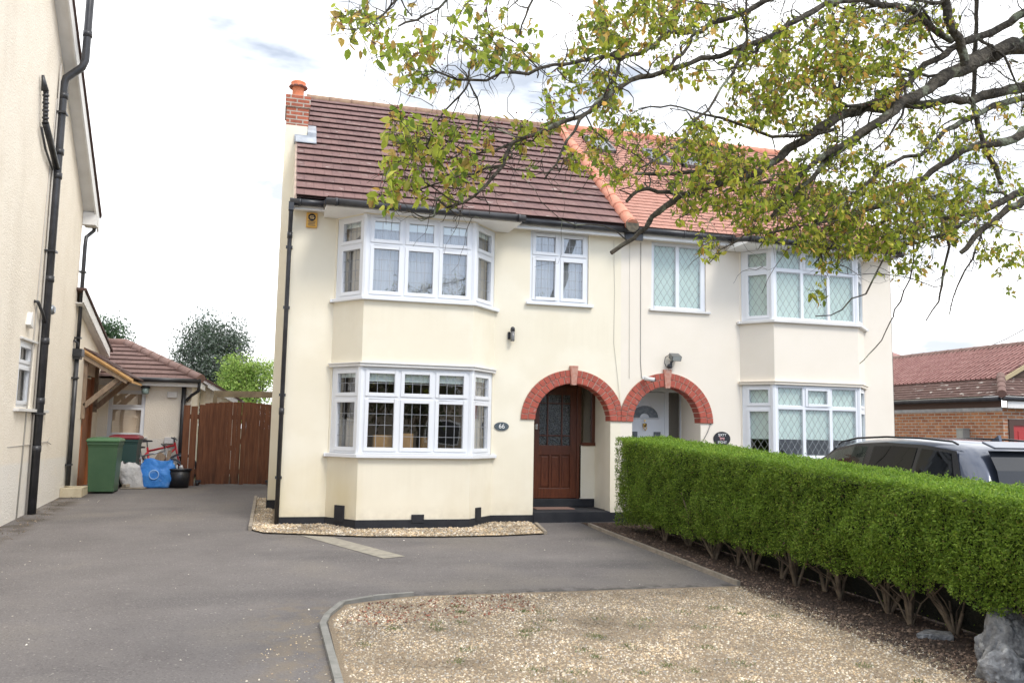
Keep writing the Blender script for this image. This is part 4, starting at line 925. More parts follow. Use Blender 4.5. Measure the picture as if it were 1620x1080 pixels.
m=MB(); m.box(LX+.002,LX+.36,EX-.25,EX-.19,.40,.60); m.box(LX+.002,LX+.36,EX+.24,EX+.30,.40,.60); m.box(LX+.30,LX+.36,EX-.19,EX+.24,.40,.60); m.box(LX+.002,LX+.30,EX-.19,EX+.24,.40,.46)
m.build('gully_surround',mat('cream_concrete',(.55,.48,.34),(.45,.38,.26),7,.9,.4),r,bevel=.008)
m=MB(); m.tube([(LX+.0,.2,1.40),(LX+.012,1.5,1.42),(LX+.012,2.4,1.45),(LX+.03,2.5,1.52)],.006,5); m.tube([(LX+.01,2.4,1.44),(LX+.03,2.55,1.40)],.008,5); m.tube([(LX+.01,.9,.05),(LX+.01,1.33,7.0)],.012,6)
m.tube([(LX+.03,1.36,.3),(LX+.03,1.36,7.6)],.014,6); m.build('cable',mat('pale_cable',(.45,.42,.38),None),r)
# porch canopy
c=thing('porch_canopy',(LX,5.3,2.6),'small tiled door canopy on oak brackets, left of the hip-roofed extension','canopy')
m=MB()
for k in range(4):
    t0,t1=k/4,(k+1)/4; xa,za=LX+.92-.92*t0,2.66+.56*t0; xb,zb=LX+.92-.92*t1,2.66+.56*t1
    m.prism([(xa,za+.02),(xb,zb),(xb,zb+.03),(xa,za+.05)],'y',4.72,6.15)
m.build('canopy_tiles',TILEL,c,fix=False)
m=MB(); m.prism([(LX+.93,2.60),(LX,3.17),(LX,3.215),(LX+.93,2.65)],'y',4.70,4.745); m.prism([(LX+.9,2.58),(LX,3.13),(LX,3.17),(LX+.9,2.62)],'y',4.73,6.12); m.build('roof_boards',OAKN,c)
m=MB(); m.prism([(LX+.80,2.56),(LX,3.02),(LX,3.15),(LX+.84,2.64)],'y',4.75,4.81); m.build('barge_rafter',OAK,c)
for y in (4.86,5.98):
    m=MB(); m.box(LX,LX+.07,y-.04,y+.04,1.85 if y<5 else 2.0,2.95); m.bar((LX+.05,y,2.1),(LX+.66,y,2.68),.08,.10); m.build('bracket',OAK,c,bevel=.005)
# hip roofed extension facing the street
e=thing('rear_extension',(-2.9,8,.5),'low cream extension with brown hipped roof at the end of the left driveway','extension')
FY=6.5; EXR=-1.92
m=MB(); wx0,wx1=-3.60,-2.86; 
wallsheet(m,[(LX,FY),(EXR,FY),(EXR,8.6)],.3,2.78,[(wx0-LX,wx1-LX,1.50,2.50)],reveal=.08)
m.build('wall',ROUGH,e)
wn=window(e,(wx0,FY),(wx1,FY),1.50,2.50,1,2.13,None,inset=.03,jamb=(.05,.05),sash=.03)
flat('blind',(wx0,FY),(wx1,FY),1.5,2.5,mat('tan_blind',(.72,.55,.40),(.80,.64,.48),3,.9,stretch=(1,1,14)),wn,back=.10)
m=MB(); m.box(wx0-.08,wx1+.08,FY-.06,FY+.04,1.46,1.50); m.build('sill',WHITE,e,bevel=.004)
m=MB(); t=FY-.28; apx,apy,apz=-3.62,8.3,3.66
tiles(m,LX-.6,EXR+.12,t,2.74,apy,apz,.30,.33,gap=.024,xfun=lambda q:(LX-.6,(EXR+.2)+(apx-(EXR+.2))*q))
m.quad([(EXR+.2,t,2.74),(EXR+.2,9.5,2.74),(apx,apy,apz)],[(0,0),(1,0),(.5,1)]); 
rf=m.build('roof',TILEL,e,fix=False)
ridge('hip_ridge',(EXR+.2,t,2.78),(apx,apy,apz+.02),.10,TILEL2:=mat('brown_ridge_tile',(.20,.12,.10),(.26,.165,.14),6,.85,.3),rf,seg=.35)
ridge('top_ridge',(apx,apy,apz+.02),(-5,apy,apz+.02),.10,TILEL2,rf)
m=MB(); m.box(LX,EXR+.14,t+.04,t+.06,2.60,2.73); m.box(LX,EXR+.14,t+.06,FY,2.60,2.615); m.box(EXR+.12,EXR+.14,t+.06,8.5,2.60,2.73); m.build('fascia',WHITE,e)
m=MB(); m.tube([(LX+.3,t-.02,2.73),(EXR+.2,t-.02,2.73)],.05,10); m.tube([(EXR-.16,FY-.06,2.66),(EXR-.16,FY-.06,.5)],.05,10); m.tube([(EXR+.17,t,2.70),(EXR+.15,t+.1,2.52),(EXR-.0,FY-.08,2.42),(EXR-.10,FY-.06,2.3)],.034,8); m.build('gutter',BLACKPVC,e)
m=MB(); m.box(-2.42,-2.22,FY-.06,FY,2.36,2.49); m.build('sensor_box',WHITE,e,bevel=.006)
m=MB(); m.box(-2.42,-2.18,FY-.10,FY,1.36,1.50); m.build('meter_box',WHITE,e,bevel=.006)
l=thing('wall_lantern',(-2.75,FY,2.6),'dark wall lantern beside the extension window','lantern')
m=MB(); m.lathe((-2.86,FY-.13,2.42),[(.06,0),(.075,.03),(.085,.13)],8); m.build('lantern_glass',mat('green_grey_glass',(.25,.33,.31),None,rough=.2),l)
m=MB(); m.lathe((-2.86,FY-.13,2.55),[(.10,0),(.09,.04),(.03,.08)],8); m.tube([(-2.86,FY-.13,2.62),(-2.86,FY,2.66)],.02,6); m.build('lantern_cap',DK,l)
# further wing behind the gate
w2=thing('rear_wing',(-1.6,9,.5),'short cream wing with sloping white bargeboard behind the gate','extension')
m=MB(); m.quad([(EXR+.01,8.6,.3),(-1.12,8.6,.3),(-1.12,8.6,2.34),(EXR+.01,8.6,2.85)]); m.quad([(-1.12,8.6,.3),(-1.12,12,.3),(-1.12,12,2.34),(-1.12,8.6,2.34)]); m.build('wall',ROUGH,w2)
m=MB(); m.prism([(-2.3,3.18),(-1.02,2.42),(-1.02,2.28),(-2.3,3.02)],'y',8.36,8.40); m.build('bargeboard',WHITE,w2)
m=MB(); m.prism([(-2.4,3.27),(-.92,2.42),(-.92,2.36),(-2.4,3.2)],'y',8.33,12); m.build('roof',TILEL,w2)
# ------------------------------------------------------------------ gate and beam
GYY=5.65
r=thing('wooden_gate',(-1.1,GYY,.5),'brown stained wooden driveway gate of upright boards','gate')
m=MB(); x=-1.66; n=0
for k in range(2):
    m.box(-1.98+k*.145,-1.98+k*.145+.13,GYY-.03,GYY-.005,.5,2.19-.02*k)
while x<-.12:
    t=(x+1.66)/1.54; top=2.21+.07*math.sin(math.pi*min(1,t*.98))**.7; wd=random.uniform(.088,.1)
    b0=.53+random.uniform(0,.02)
    m.box(x,x+wd,GYY-.02,GYY,b0,top+random.uniform(-.006,.006)); x+=wd+random.choice([.0005,.001,.001,.003,.006])
m.build('board',FENCE,r,bevel=.003)
m=MB(); m.box(-1.98,-.15,GYY+.001,GYY+.04,.75,.85); m.box(-1.98,-.15,GYY+.001,GYY+.04,1.9,2.0); m.bar((-1.6,GYY+.02,.85),(-.2,GYY+.02,1.9),.09,.03,up=(0,1,0)); m.box(-1.68,-1.60,GYY+.041,GYY+.12,.5,2.2)
m.build('frame_rail',FENCE,r)
m=MB()
for a in (-1.62,-.20): m.lathe((a-.03,GYY-.06,.56),[(.05,0),(.05,.04)],10,'x'); m.box(a-.06,a+.06,GYY-.08,GYY-.02,.58,.63)
m.build('caster',DK,r)
m=MB(); m.bar((-1.45,6.4,2.47),(.3,6.4,2.49),.06,.14); m.bar((-1.42,6.4,.5),(-1.42,6.4,2.4),.09,.09); tag(m.build('garden_beam',mat('weathered_beam',(.34,.27,.17),(.24,.19,.12),7,.9)),'weathered timber beam above the back of the gate','beam')
#@@PROPS
# ------------------------------------------------------------------ bins, bags, bikes
def wheelie(x,y,body,lid,label,rot=0,h=1.0,w=.55,d=.62):
    z=g(y); r=thing('wheelie_bin',(x,y,z),label,'wheelie bin')
    m=MB()
    def ring(s,zz,ys=0): return [(x-w/2*s,y-d/2*s+ys,zz),(x+w/2*s,y-d/2*s+ys,zz),(x+w/2*s,y+d/2*s+ys,zz),(x-w/2*s,y+d/2*s+ys,zz)]
    lv=[ring(.80,z+.03),ring(.86,z+.35),ring(.93,z+.85),ring(.97,z+.90),ring(1.0,z+.905),ring(1.0,z+.955)]
    v=[p for l in lv for p in l]; m.faces(v,[(4*i+j,4*i+(j+1)%4,4*i+4+(j+1)%4,4*i+4+j) for i in range(5) for j in range(4)]+[(3,2,1,0),(20,21,22,23)],False)
    m.build('bin_body',body,r,bevel=.02)
    m=MB(); lv=[ring(1.05,z+.957),ring(1.06,z+.985),ring(1.0,z+1.02),ring(.7,z+1.045)]; v=[p for l in lv for p in l]
    m.faces(v,[(4*i+j,4*i+(j+1)%4,4*i+4+(j+1)%4,4*i+4+j) for i in range(3) for j in range(4)]+[(3,2,1,0),(12,13,14,15)],False); m.tube([(x-w*.4,y+d*.55,z+.97),(x+w*.4,y+d*.55,z+.97)],.02,8); m.build('lid',lid,r,bevel=.012)
    for s in(-1,1):
        m=MB(); m.lathe((x+s*w*.36-.02,y+d*.42,z+.10),[(.10,0),(.10,.04)],18,'x'); m.build('wheel',DK,r)
    return r
GB=mat('green_plastic',(.035,.085,.040),(.05,.105,.05),3,.45); GL=mat('green_lid',(.05,.13,.055),(.065,.15,.065),3,.42)
wheelie(-3.22,4.35,GB,GL,'green wheelie bin standing against the left house wall')
wheelie(-3.05,5.55,mat('teal_plastic',(.025,.06,.055),None,rough=.5),mat('maroon_lid',(.16,.012,.022),(.2,.02,.03),4,.4),'wheelie bin with maroon lid behind the green bin',h=1.1)
def bag(x,y,w,d,h,mt,name,label,openr=.9,sq=.5,seed=0,top=None,lean=0):
    m=MB(); m.sm=True; n=40; rows=14; z=g(y); vs=[]
    for i in range(rows+1):
        t=i/rows
        for j in range(n):
            a=2*math.pi*j/n; ca,sa=math.cos(a),math.sin(a)
            p=sq; rr=1/(abs(ca)**(2/p)+abs(sa)**(2/p))**(p/2)
            s=(.93+.14*math.sin(t*3.0))*(1 if t<.85 else 1-(1-openr)*(t-.85)/.15)
            nn=noise.noise(Vector((ca*2.2+seed,sa*2.2,t*3.5)))*.16+noise.noise(Vector((ca*6+seed,sa*6,t*9)))*.10
            hh=h*t*(1+.16*noise.noise(Vector((ca*1.3,sa*1.3,seed+5)))*t)
            vs.append((x+w/2*rr*ca*(s+nn)+lean*t,y+d/2*rr*sa*(s+nn),z+.005+hh))
    fs=[(i*n+j,i*n+(j+1)%n,(i+1)*n+(j+1)%n,(i+1)*n+j) for i in range(rows) for j in range(n)]
    fs.append(tuple(range(n))[::-1]); m.faces(vs,fs,True)
    c=MB(); 
    return m,vs
BL=mat('blue_woven_plastic',(.035,.20,.62),(.06,.27,.72),9,.45,.6,12,bdist=.03); mixin(BL,(.25,.42,.75),6,.6,.7,maxf=.5)
m,_=bag(-2.38,5.25,.60,.36,.56,BL,'bag','',openr=.92,seed=3)
rb=thing('recycling_bag',(-2.38,5.25,g(5.25)),'blue recycling bag filled with wood offcuts in front of the bicycles','bag')
m.build('bag_skin',BL,rb,fix=False)
m=MB(); m.tube([(-2.42+.09*math.cos(t),5.05+.0,g(5.25)+.27+.09*math.sin(t)) for t in [2*math.pi*i/20 for i in range(21)]],.010,6,cap=False); m.build('printed_ring',mat('pale_blue_print',(.35,.55,.85),None),rb)
m=MB()
for k in range(5): a=random.uniform(-.2,.2); m.bar((-2.45+a,5.22+.03*k,g(5)+.2),(-2.28+a*.6,5.30+.02*k,g(5)+.66+random.uniform(0,.1)),.07,.03,up=(0,1,0))
tag(m.build('wood_offcuts',OAK),'grey wood offcuts sticking out of the blue bag','offcuts')
m,_=bag(-2.80,5.15,.42,.28,.50,None,'','',openr=.55,seed=9,lean=-.12); tag(m.build('sack',mat('pale_grey_sack',(.52,.51,.50),(.42,.41,.41),8,.6,.7,14,bdist=.03),None,fix=False),'crumpled pale grey sack beside the green bin','sack')
z5=g(5.25); tb=thing('plastic_tub',(-1.98,5.2,z5),'black recycling tub right of the blue bag','tub')
m=MB(); m.lathe((-1.96,5.22,z5+.01),[(.19,0),(.225,.36),(.20,.36),(.17,.03)],20,sy=.8); m.lathe((-1.96,5.22,z5+.345),[(.225,0),(.245,.01),(.245,.04),(.205,.045)],20,sy=.8); m.build('tub_body',mat('black_plastic',(.012,.013,.018),None,rough=.4),tb)
m=MB(); 
for k in range(4): m.bar((-2.05+.05*k,5.2,z5+.3),(-2.07+.06*k,5.22,z5+.50-.04*k),.03,.03)
m.tube([(-1.94,5.2,z5+.45),(-1.9,5.2,z5+.36)],.035,10); tag(m.build('bottles',mat('clear_plastic',(.5,.5,.5),None,rough=.2)),'plastic bottles poking out of the black tub','bottles')
m=MB(); m.box(-3.0,-2.55,4.9,5.2,g(5)+.005,g(5)+.03); m.bar((-2.95,4.95,g(5)+.06),(-2.8,5.15,g(5)+.09),.10,.05); tag(m.build('wood_scraps',TIMBER),'flat wood scraps on the ground by the grey sack','scraps')
def bike(x,y,z,s,label,fm,lean=.12,flip=1):
    r=thing('bicycle',(x,y,z),label,'bicycle','bicycles leaning on the extension wall')
    def P(u,h): return (x+u*s*flip,y+h*lean,z+h*s)
    R0=.33
    for u in (-.50,.52):
        wv=thing('wheel',(0,0,0),None,None); bpy.data.objects.remove(wv)
        m=MB(); pts=[P(u+R0*math.cos(t),R0+R0*math.sin(t)) for t in [2*math.pi*i/32 for i in range(33)]]; m.tube(pts,.030*s,8,cap=False); o=m.build('wheel',DK,r)
        m=MB(); m.tube([P(u+R0*.92*math.cos(t),R0+R0*.92*math.sin(t)) for t in [2*math.pi*i/32 for i in range(33)]],.009*s,6,cap=False)
        for k in range(14): t=2*math.pi*k/14; m.tube([P(u,R0),P(u+R0*.9*math.cos(t),R0+R0*.9*math.sin(t))],.0022,4)
        m.build('rim',CHROME,o)
    m=MB()
    for a,b in (((-.12,.28),(-.22,.80)),((-.12,.28),(.36,.78)),((-.20,.72),(.34,.86)),((-.5,.33),(-.12,.28)),((-.5,.33),(-.20,.70)),((.34,.92),(.52,.33))): m.tube([P(*a),P(*b)],.023*s,8)
    m.build('frame',fm,r)
    m=MB(); m.tube([P(-.22,.80),P(-.24,.92)],.014*s,8); 
    a=P(-.26,.93); m.prism([(a[0]-.14*s,a[2]-.02),(a[0]+.13*s,a[2]),(a[0]+.13*s,a[2]+.03),(a[0]-.14*s,a[2]+.05)],'y',a[1]-.05,a[1]+.05); m.build('saddle',DK,r,bevel=.012)
    m=MB(); c_=P(.32,1.0); m.tube([P(.34,.92),c_],.016*s,8); m.tube([(c_[0]-.02,c_[1]-.28,c_[2]+.03),(c_[0]+.02,c_[1]-.08,c_[2]),(c_[0]+.02,c_[1]+.08,c_[2]),(c_[0]-.02,c_[1]+.22,c_[2]+.03)],.015,8); m.tube([(c_[0],c_[1]-.2,c_[2]+.02),(c_[0]+.09,c_[1]-.2,c_[2]-.02)],.008,6); m.build('handlebar',DK,r)
    m=MB(); m.tube([P(-.12,.28),P(-.02,.16)],.012,6); m.tube([P(-.04,.16),P(.02,.16)],.02,6); 
    q=P(-.12,.28); m.lathe((q[0],q[1]-.02,q[2]),[(.08*s,0),(.08*s,-.006)],16,'y'); m.build('crank',CHROME,r)
    return r
bike(-2.50,5.85,g(5.9),.95,'red framed bicycle leaning on the extension behind the blue bag',mat('red_frame',(.45,.02,.03),None,rough=.3),.30)
bike(-2.62,5.62,g(5.7),.82,'grey framed bicycle in front of the red one',mat('silver_frame',(.35,.36,.38),None,rough=.3,metal=.5),.28)
#@@HEDGE
# ------------------------------------------------------------------ hedge
HX0,HX1,HY0,HY1=5.06,5.98,-9.9,-.98
def hz(y): return float(np.interp(y,[-10,-7.4,-1],[1.26,1.38,1.70]))
def hbot(y,x=0): return g(y)+float(np.interp(y,[-8,-4,-1],[.42,.27,.13]))+.14*noise.noise(Vector((y*2.3,x,3)))+.06*noise.noise(Vector((y*7,x,5)))
hd=thing('privet_hedge',(5.5,-5,.14),'clipped green privet hedge running along the driveway','hedge')
def hd_disp(y,z): return .07*noise.noise(Vector((y*1.6,z*1.8,1)))+.06*noise.noise(Vector((y*4,z*4,7)))+.04*noise.noise(Vector((y*9,z*9,4)))+.18*max(0,(y-(HY1-.3))/.3)**2
core=MB(); ny_=60
ys=np.linspace(HY0+.12,HY1-.13,ny_)
ringv=[]
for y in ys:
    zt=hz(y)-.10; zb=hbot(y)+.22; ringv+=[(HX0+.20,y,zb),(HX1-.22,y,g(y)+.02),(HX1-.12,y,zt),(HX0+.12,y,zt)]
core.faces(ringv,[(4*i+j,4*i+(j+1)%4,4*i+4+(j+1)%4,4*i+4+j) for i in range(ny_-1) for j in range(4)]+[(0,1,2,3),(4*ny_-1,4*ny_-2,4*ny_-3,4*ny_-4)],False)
core.build('shade_core',mat('hedge_core',(.012,.014,.008),(.03,.027,.015),30,1,1,60,bdist=.05),hd)  # solid near-black filler: inner shade of the hedge put into its colour
def hedge_leaves(n,face):
    P=np.empty((n,3)); NR=np.empty((n,3)); k=0
    dep=np.abs(np.random.randn(n))*.05
    for i in range(n):
        y=random.uniform(HY0,HY1)
        if face=='f':
            while True:
                zb,zt=hbot(y),hz(y); z=random.uniform(zb,zt)
                # thinner towards the ragged bottom
                if z-zb>.12 or random.random()<(z-zb)/.12+.25: break
            under=max(0,(.35-(z-zb))/.35); x=HX0+hd_disp(y,z)+dep[i]+under*.10; rd=max(0,(z-(zt-.05))/.05); x+=rd*.03
            P[i]=(x,y,z); NR[i]=(-1,0,.25)
        elif face=='t': 
            x=random.uniform(HX0,HX1); P[i]=(x,y,hz(y)+.035*noise.noise(Vector((x*3,y*3,0)))-dep[i]*.8+(.07*max(0,noise.noise(Vector((x*14,y*14,9)))) if random.random()<.4 else 0)); NR[i]=(0,0,1)
        elif face=='e':
            x=random.uniform(HX0,HX1); z=random.uniform(hbot(HY1),hz(HY1)); P[i]=(x,HY1-dep[i]+.04*noise.noise(Vector((x*3,z*3,2))),z); NR[i]=(0,1,.2)
        else:
            z=random.uniform(g(y)+.02,hz(y)); P[i]=(HX1-dep[i]*1.5-(.12 if z<.5 else 0),y,z); NR[i]=(1,0,.2)
    return P,NR
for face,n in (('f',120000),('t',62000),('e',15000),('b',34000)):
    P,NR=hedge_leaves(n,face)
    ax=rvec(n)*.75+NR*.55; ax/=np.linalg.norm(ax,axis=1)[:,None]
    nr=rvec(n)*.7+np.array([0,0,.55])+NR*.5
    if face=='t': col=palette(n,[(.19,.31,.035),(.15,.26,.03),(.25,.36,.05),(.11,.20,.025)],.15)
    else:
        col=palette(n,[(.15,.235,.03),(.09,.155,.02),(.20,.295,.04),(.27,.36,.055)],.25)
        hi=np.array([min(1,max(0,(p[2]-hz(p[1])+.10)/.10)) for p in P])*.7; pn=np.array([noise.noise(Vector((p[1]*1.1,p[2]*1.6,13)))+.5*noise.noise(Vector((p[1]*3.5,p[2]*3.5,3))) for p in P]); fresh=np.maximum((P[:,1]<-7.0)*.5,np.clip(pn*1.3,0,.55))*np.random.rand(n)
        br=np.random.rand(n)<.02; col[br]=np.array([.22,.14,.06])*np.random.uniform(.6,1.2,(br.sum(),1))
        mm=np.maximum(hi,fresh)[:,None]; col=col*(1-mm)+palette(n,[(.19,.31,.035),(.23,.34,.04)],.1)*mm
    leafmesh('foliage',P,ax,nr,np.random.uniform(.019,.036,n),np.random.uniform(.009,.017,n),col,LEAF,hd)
m=MB(); y=-9.2
while y<-1.2:
    bx=5.50+random.uniform(-.12,.08)
    if random.random()<.15: y+=.25
    for k in range(random.randint(3,9)):
        a=random.uniform(-.30,.30); b=random.uniform(-.30,.22); r0=random.uniform(.006,.017) if k else .020
        h=random.uniform(.45,.75); z=g(y)
        pts=[(bx,y,z-.03),(bx+b*.35+random.uniform(-.03,.03),y+a*.4,z+h*.35),(bx+b*.8,y+a*.9+random.uniform(-.04,.04),z+h*.7),(bx+b*1.1,y+a*1.3,z+h+.15)]
        m.tube(pts,[r0*1.25,r0,r0*.8,r0*.5],7)
        if random.random()<.6:
            q=pts[1]; m.tube([q,(q[0]-.12,q[1]+random.uniform(-.25,.25),q[2]+.12),(q[0]-.2,q[1]+random.uniform(-.4,.4),q[2]+.3)],[r0*.6,r0*.45,r0*.25],6)
    y+=random.uniform(.30,.52)
m.build('stem',STEM,hd,fix=False)
# ------------------------------------------------------------------ boulders
ROCK=mat('grey_limestone',(.11,.11,.112),(.36,.355,.35),9,.9,1,28,bdist=.03); mixin(ROCK,(.55,.54,.52),14,.60,.70,maxf=.6); mixin(ROCK,(.05,.05,.05),6,.60,.7,maxf=.7)
def boulder(cx,cy,w,d,h,seed,label):
    bm=bmesh.new(); bmesh.ops.create_icosphere(bm,subdivisions=5,radius=1)
    z0=g(cy)
    for v in bm.verts:
        c=v.co.copy(); q=c*1.3+Vector((seed,0,0))
        f=.92+.20*noise.noise(q)+.10*noise.noise(q*2.2)+.05*abs(noise.noise(q*5))-.05*abs(noise.noise(q*3+Vector((4,1,2))))+.018*noise.noise(q*13)
        rid=.03*abs(math.sin(c.z*7+noise.noise(q*2)*4)) 
        f-=rid
        v.co=Vector((cx+c.x*w/2*f,cy+c.y*d/2*f,z0-.05+max(-.05,(c.z+.55)/1.55*h*f)))
    for f in bm.faces: f.smooth=True
    me=bpy.data.meshes.new('boulder'); bm.to_mesh(me); bm.free(); me.materials.append(ROCK)
    o=bpy.data.objects.new('boulder',me); S.collection.objects.link(o); tag(o,label,'boulder')
boulder(4.93,-8.46,.38,.34,.315,12.7,'grey limestone boulder, left one at the end of the hedge')
boulder(5.36,-8.06,.46,.40,.46,8.2,'larger grey boulder at the right edge behind the first')
boulder(5.66,-7.92,.30,.26,.40,4.2,'small grey rock wedged behind the two boulders')
m=MB(); m.prism([(5.14,-7.36),(5.40,-7.50),(5.50,-7.36),(5.34,-7.24)],'z',g(-7.4),g(-7.4)+.05); tag(m.build('flat_stone',ROCK,bevel=.012),'flat pale stone on the mulch beneath the hedge end','stone')
#@@CAR
# ------------------------------------------------------------------ car beyond the hedge
def cy(y): return -4.85+(y+6.10)*.92
def car():
    cx0,cx1=7.86,9.74; yr,yf=-5.5,-1.2; z0=.10
    r=thing('parked_car',((cx0+cx1)/2,(yr+yf)/2,z0),'silver blue estate car parked behind the hedge','car')
    PAINT=mat('silver_blue_paint',(.07,.085,.125),None,rough=.30,metal=.5,coat=1)
    cxm=(cx0+cx1)/2; hw=(cx1-cx0)/2
    # side stations from rear to front: y, belt z, roof z, half width at belt, half width at roof
    st=[(-6.70,.95,1.00,.78,.74),(-6.62,1.02,1.10,.86,.78),(-6.52,1.05,1.30,.89,.74),(-6.30,1.06,1.52,.91,.70),(-6.05,1.06,1.60,.92,.69),(-5.3,1.05,1.645,.93,.69),(-4.6,1.03,1.655,.94,.695),(-3.9,1.01,1.63,.94,.69),(-3.4,.99,1.55,.94,.68),(-3.0,.97,1.38,.93,.70),(-2.6,.95,1.12,.92,.76),(-2.35,.92,.96,.90,.84),(-2.0,.86,.90,.86,.82),(-1.72,.76,.80,.74,.70)]
    st=[(cy(a),*q) for a,*q in st]
    sec=[]
    for (y,zb,zr,wb,wr) in st:
        if zr-zb<.15: zr=max(zr,zb+.02)
        pts=[(-wb*.90,.24),(-wb,.45),(-wb*1.01,.75),(-wb,zb)]
        for t in (.5,.85): pts.append((-(wb+(wr-wb)*t),zb+(zr-zb)*(t*.98)))
        pts.append((-wr*.90,zr)); pts.append((-wr*.45,zr+.025)); 
        full=pts+[(0,zr+.035)]+[(-a,b) for a,b in pts[::-1]]
        sec.append([(cxm+a,y,z0+b) for a,b in full])
    n=len(sec[0]); m=MB(); vs=[p for s_ in sec for p in s_]
    fs=[];k=len(sec)
    for i in range(k-1):
        for j in range(n-1): fs.append((i*n+j,i*n+j+1,(i+1)*n+j+1,(i+1)*n+j))
    fs.append(tuple(range(n))); fs.append(tuple((k-1)*n+j for j in range(n))[::-1]); fs+= [(i*n,(i+1)*n,(i+1)*n+n-1,i*n+n-1) for i in range(k-1)]
    m.faces(vs,fs,True); body=m.build('body',PAINT,r)
    b=body.modifiers.new('smooth','SUBSURF'); b.levels=1; b.render_levels=2
    # left and right glass, just proud of the body side
    def side(y,t,out=.012,sg=-1):
        Y=[s[0] for s in st]; zb=np.interp(y,Y,[s[1] for s in st]); zr=np.interp(y,Y,[s[2] for s in st]); wb=np.interp(y,Y,[s[3] for s in st]); wr=np.interp(y,Y,[s[4] for s in st])
        return (cxm+sg*(wb+(wr-wb)*t+out),y,z0+zb+(zr-zb)*t)
    def panel(nm,poly,mt,out=.012,sg=-1,par=None):
        # poly in (y,t); strips between bottom and top edges
        poly=[(cy(a),b_,c_) for a,b_,c_ in poly]; m=MB()
        for (y0,b0,t0),(y1,b1,t1) in zip(poly,poly[1:]):
            for q in range(3):
                f0,f1=q/3,(q+1)/3
                m.quad([side(y0,b0+(t0-b0)*f0,out,sg),side(y1,b1+(t1-b1)*f0,out,sg),side(y1,b1+(t1-b1)*f1,out,sg),side(y0,b0+(t0-b0)*f1,out,sg)])
        return m.build(nm,mt,r if par is None else par)
    TRIM=mat('gloss_black_trim',(.01,.01,.012),None,rough=.2)
    for sg in(-1,1):
        panel('window_surround',[(-6.22,.0,.20),(-6.0,.0,.84),(-5.4,.0,.90),(-4.6,.0,.92),(-3.9,.0,.91),(-3.45,.0,.90),(-3.0,.0,.84),(-2.65,.0,.35)],TRIM,.006,sg)
        panel('rear_quarter_window',[(-6.10,.06,.2),(-5.92,.06,.78),(-5.50,.06,.82),(-5.36,.06,.82)],CARGLASS,.014,sg)
        panel('rear_door_window',[(-5.28,.06,.83),(-4.8,.06,.85),(-4.36,.06,.85)],CARGLASS,.014,sg)
        panel('front_door_window',[(-4.22,.06,.85),(-3.9,.06,.85),(-3.45,.06,.82),(-3.0,.06,.72),(-2.78,.06,.30)],GLASSF,.014,sg)
        m=MB(); pts=[side(cy(y),.99,-.0,sg) for y in (-6.0,-5.9,-5.3,-4.6,-3.95,-3.55,-3.45)]; pts=[(p[0]+sg*.015,p[1],p[2]+(.03 if 0<i<6 else .0)) for i,p in enumerate(pts)]; m.tube(pts,.014,8); m.build('roof_rail',TRIM,r)
        m=MB(); m.lathe((cxm+sg*(hw+.02),cy(-3.05),z0+1.02),[(.02,0),(.09,.03),(.09,.10),(.03,.14)],12,'z',sx=1,sy=1.2); m.build('door_mirror',PAINT,r)
        for yy in (cy(-5.75),cy(-2.75)):
            m=MB(); m.lathe((cxm+sg*(hw-.11)-.11,yy,z0+.31),[(.2,0),(.33,.02),(.33,.20),(.2,.22)],28,'x'); w_=m.build('wheel',DK,r)
            m=MB(); m.lathe((cxm+sg*(hw-.105)-.10 ,yy,z0+.31),[(.20,-.02),(.20,.22)],16,'x'); m.build('rim',CHROME,w_)
    # rear screen and spoiler
    m=MB()
    for (ya,za,wa),(yb,zb,wb) in (((-6.72,1.03,.74),(-6.62,1.30,.70)),((-6.62,1.30,.70),(-6.42,1.53,.64))): m.quad([(cxm-wa,cy(ya),z0+za),(cxm+wa,cy(ya),z0+za),(cxm+wb,cy(yb),z0+zb),(cxm-wb,cy(yb),z0+zb)])
    m.build('rear_screen',CARGLASS2,r)
    m=MB(); m.prism([(cy(-6.30),z0+1.615),(cy(-6.50),z0+1.55),(cy(-6.52),z0+1.57),(cy(-6.30),z0+1.645)],'x',cxm-.62,cxm+.62); m.build('spoiler',PAINT,r,bevel=.01)
    m=MB(); m.prism([(cy(-5.95),z0+1.64),(cy(-5.78),z0+1.64),(cy(-5.93),z0+1.72)],'x',cxm-.02,cxm+.02); m.build('aerial_fin',PAINT,r)
    m=MB(); m.quad([(cxm-.62,cy(-3.25),z0+1.50),(cxm+.62,cy(-3.25),z0+1.50),(cxm+.74,cy(-2.62),z0+1.10),(cxm-.74,cy(-2.62),z0+1.10)]); m.build('windscreen',CARGLASS2,r)
    for sg in(-1,1):
        m=MB(); m.prism([(cxm+sg*.60,z0+.80),(cxm+sg*.88,z0+.80),(cxm+sg*.86,z0+.98),(cxm+sg*.66,z0+.96)],'y',cy(-6.735),cy(-6.60)); m.build('tail_light',mat('red_lens',(.3,.01,.01),None,rough=.15),r,bevel=.01)
    return r
CARGLASS2=mat('dark_car_glass',(.012,.014,.018),None,rough=.05,spec=.5)
car()
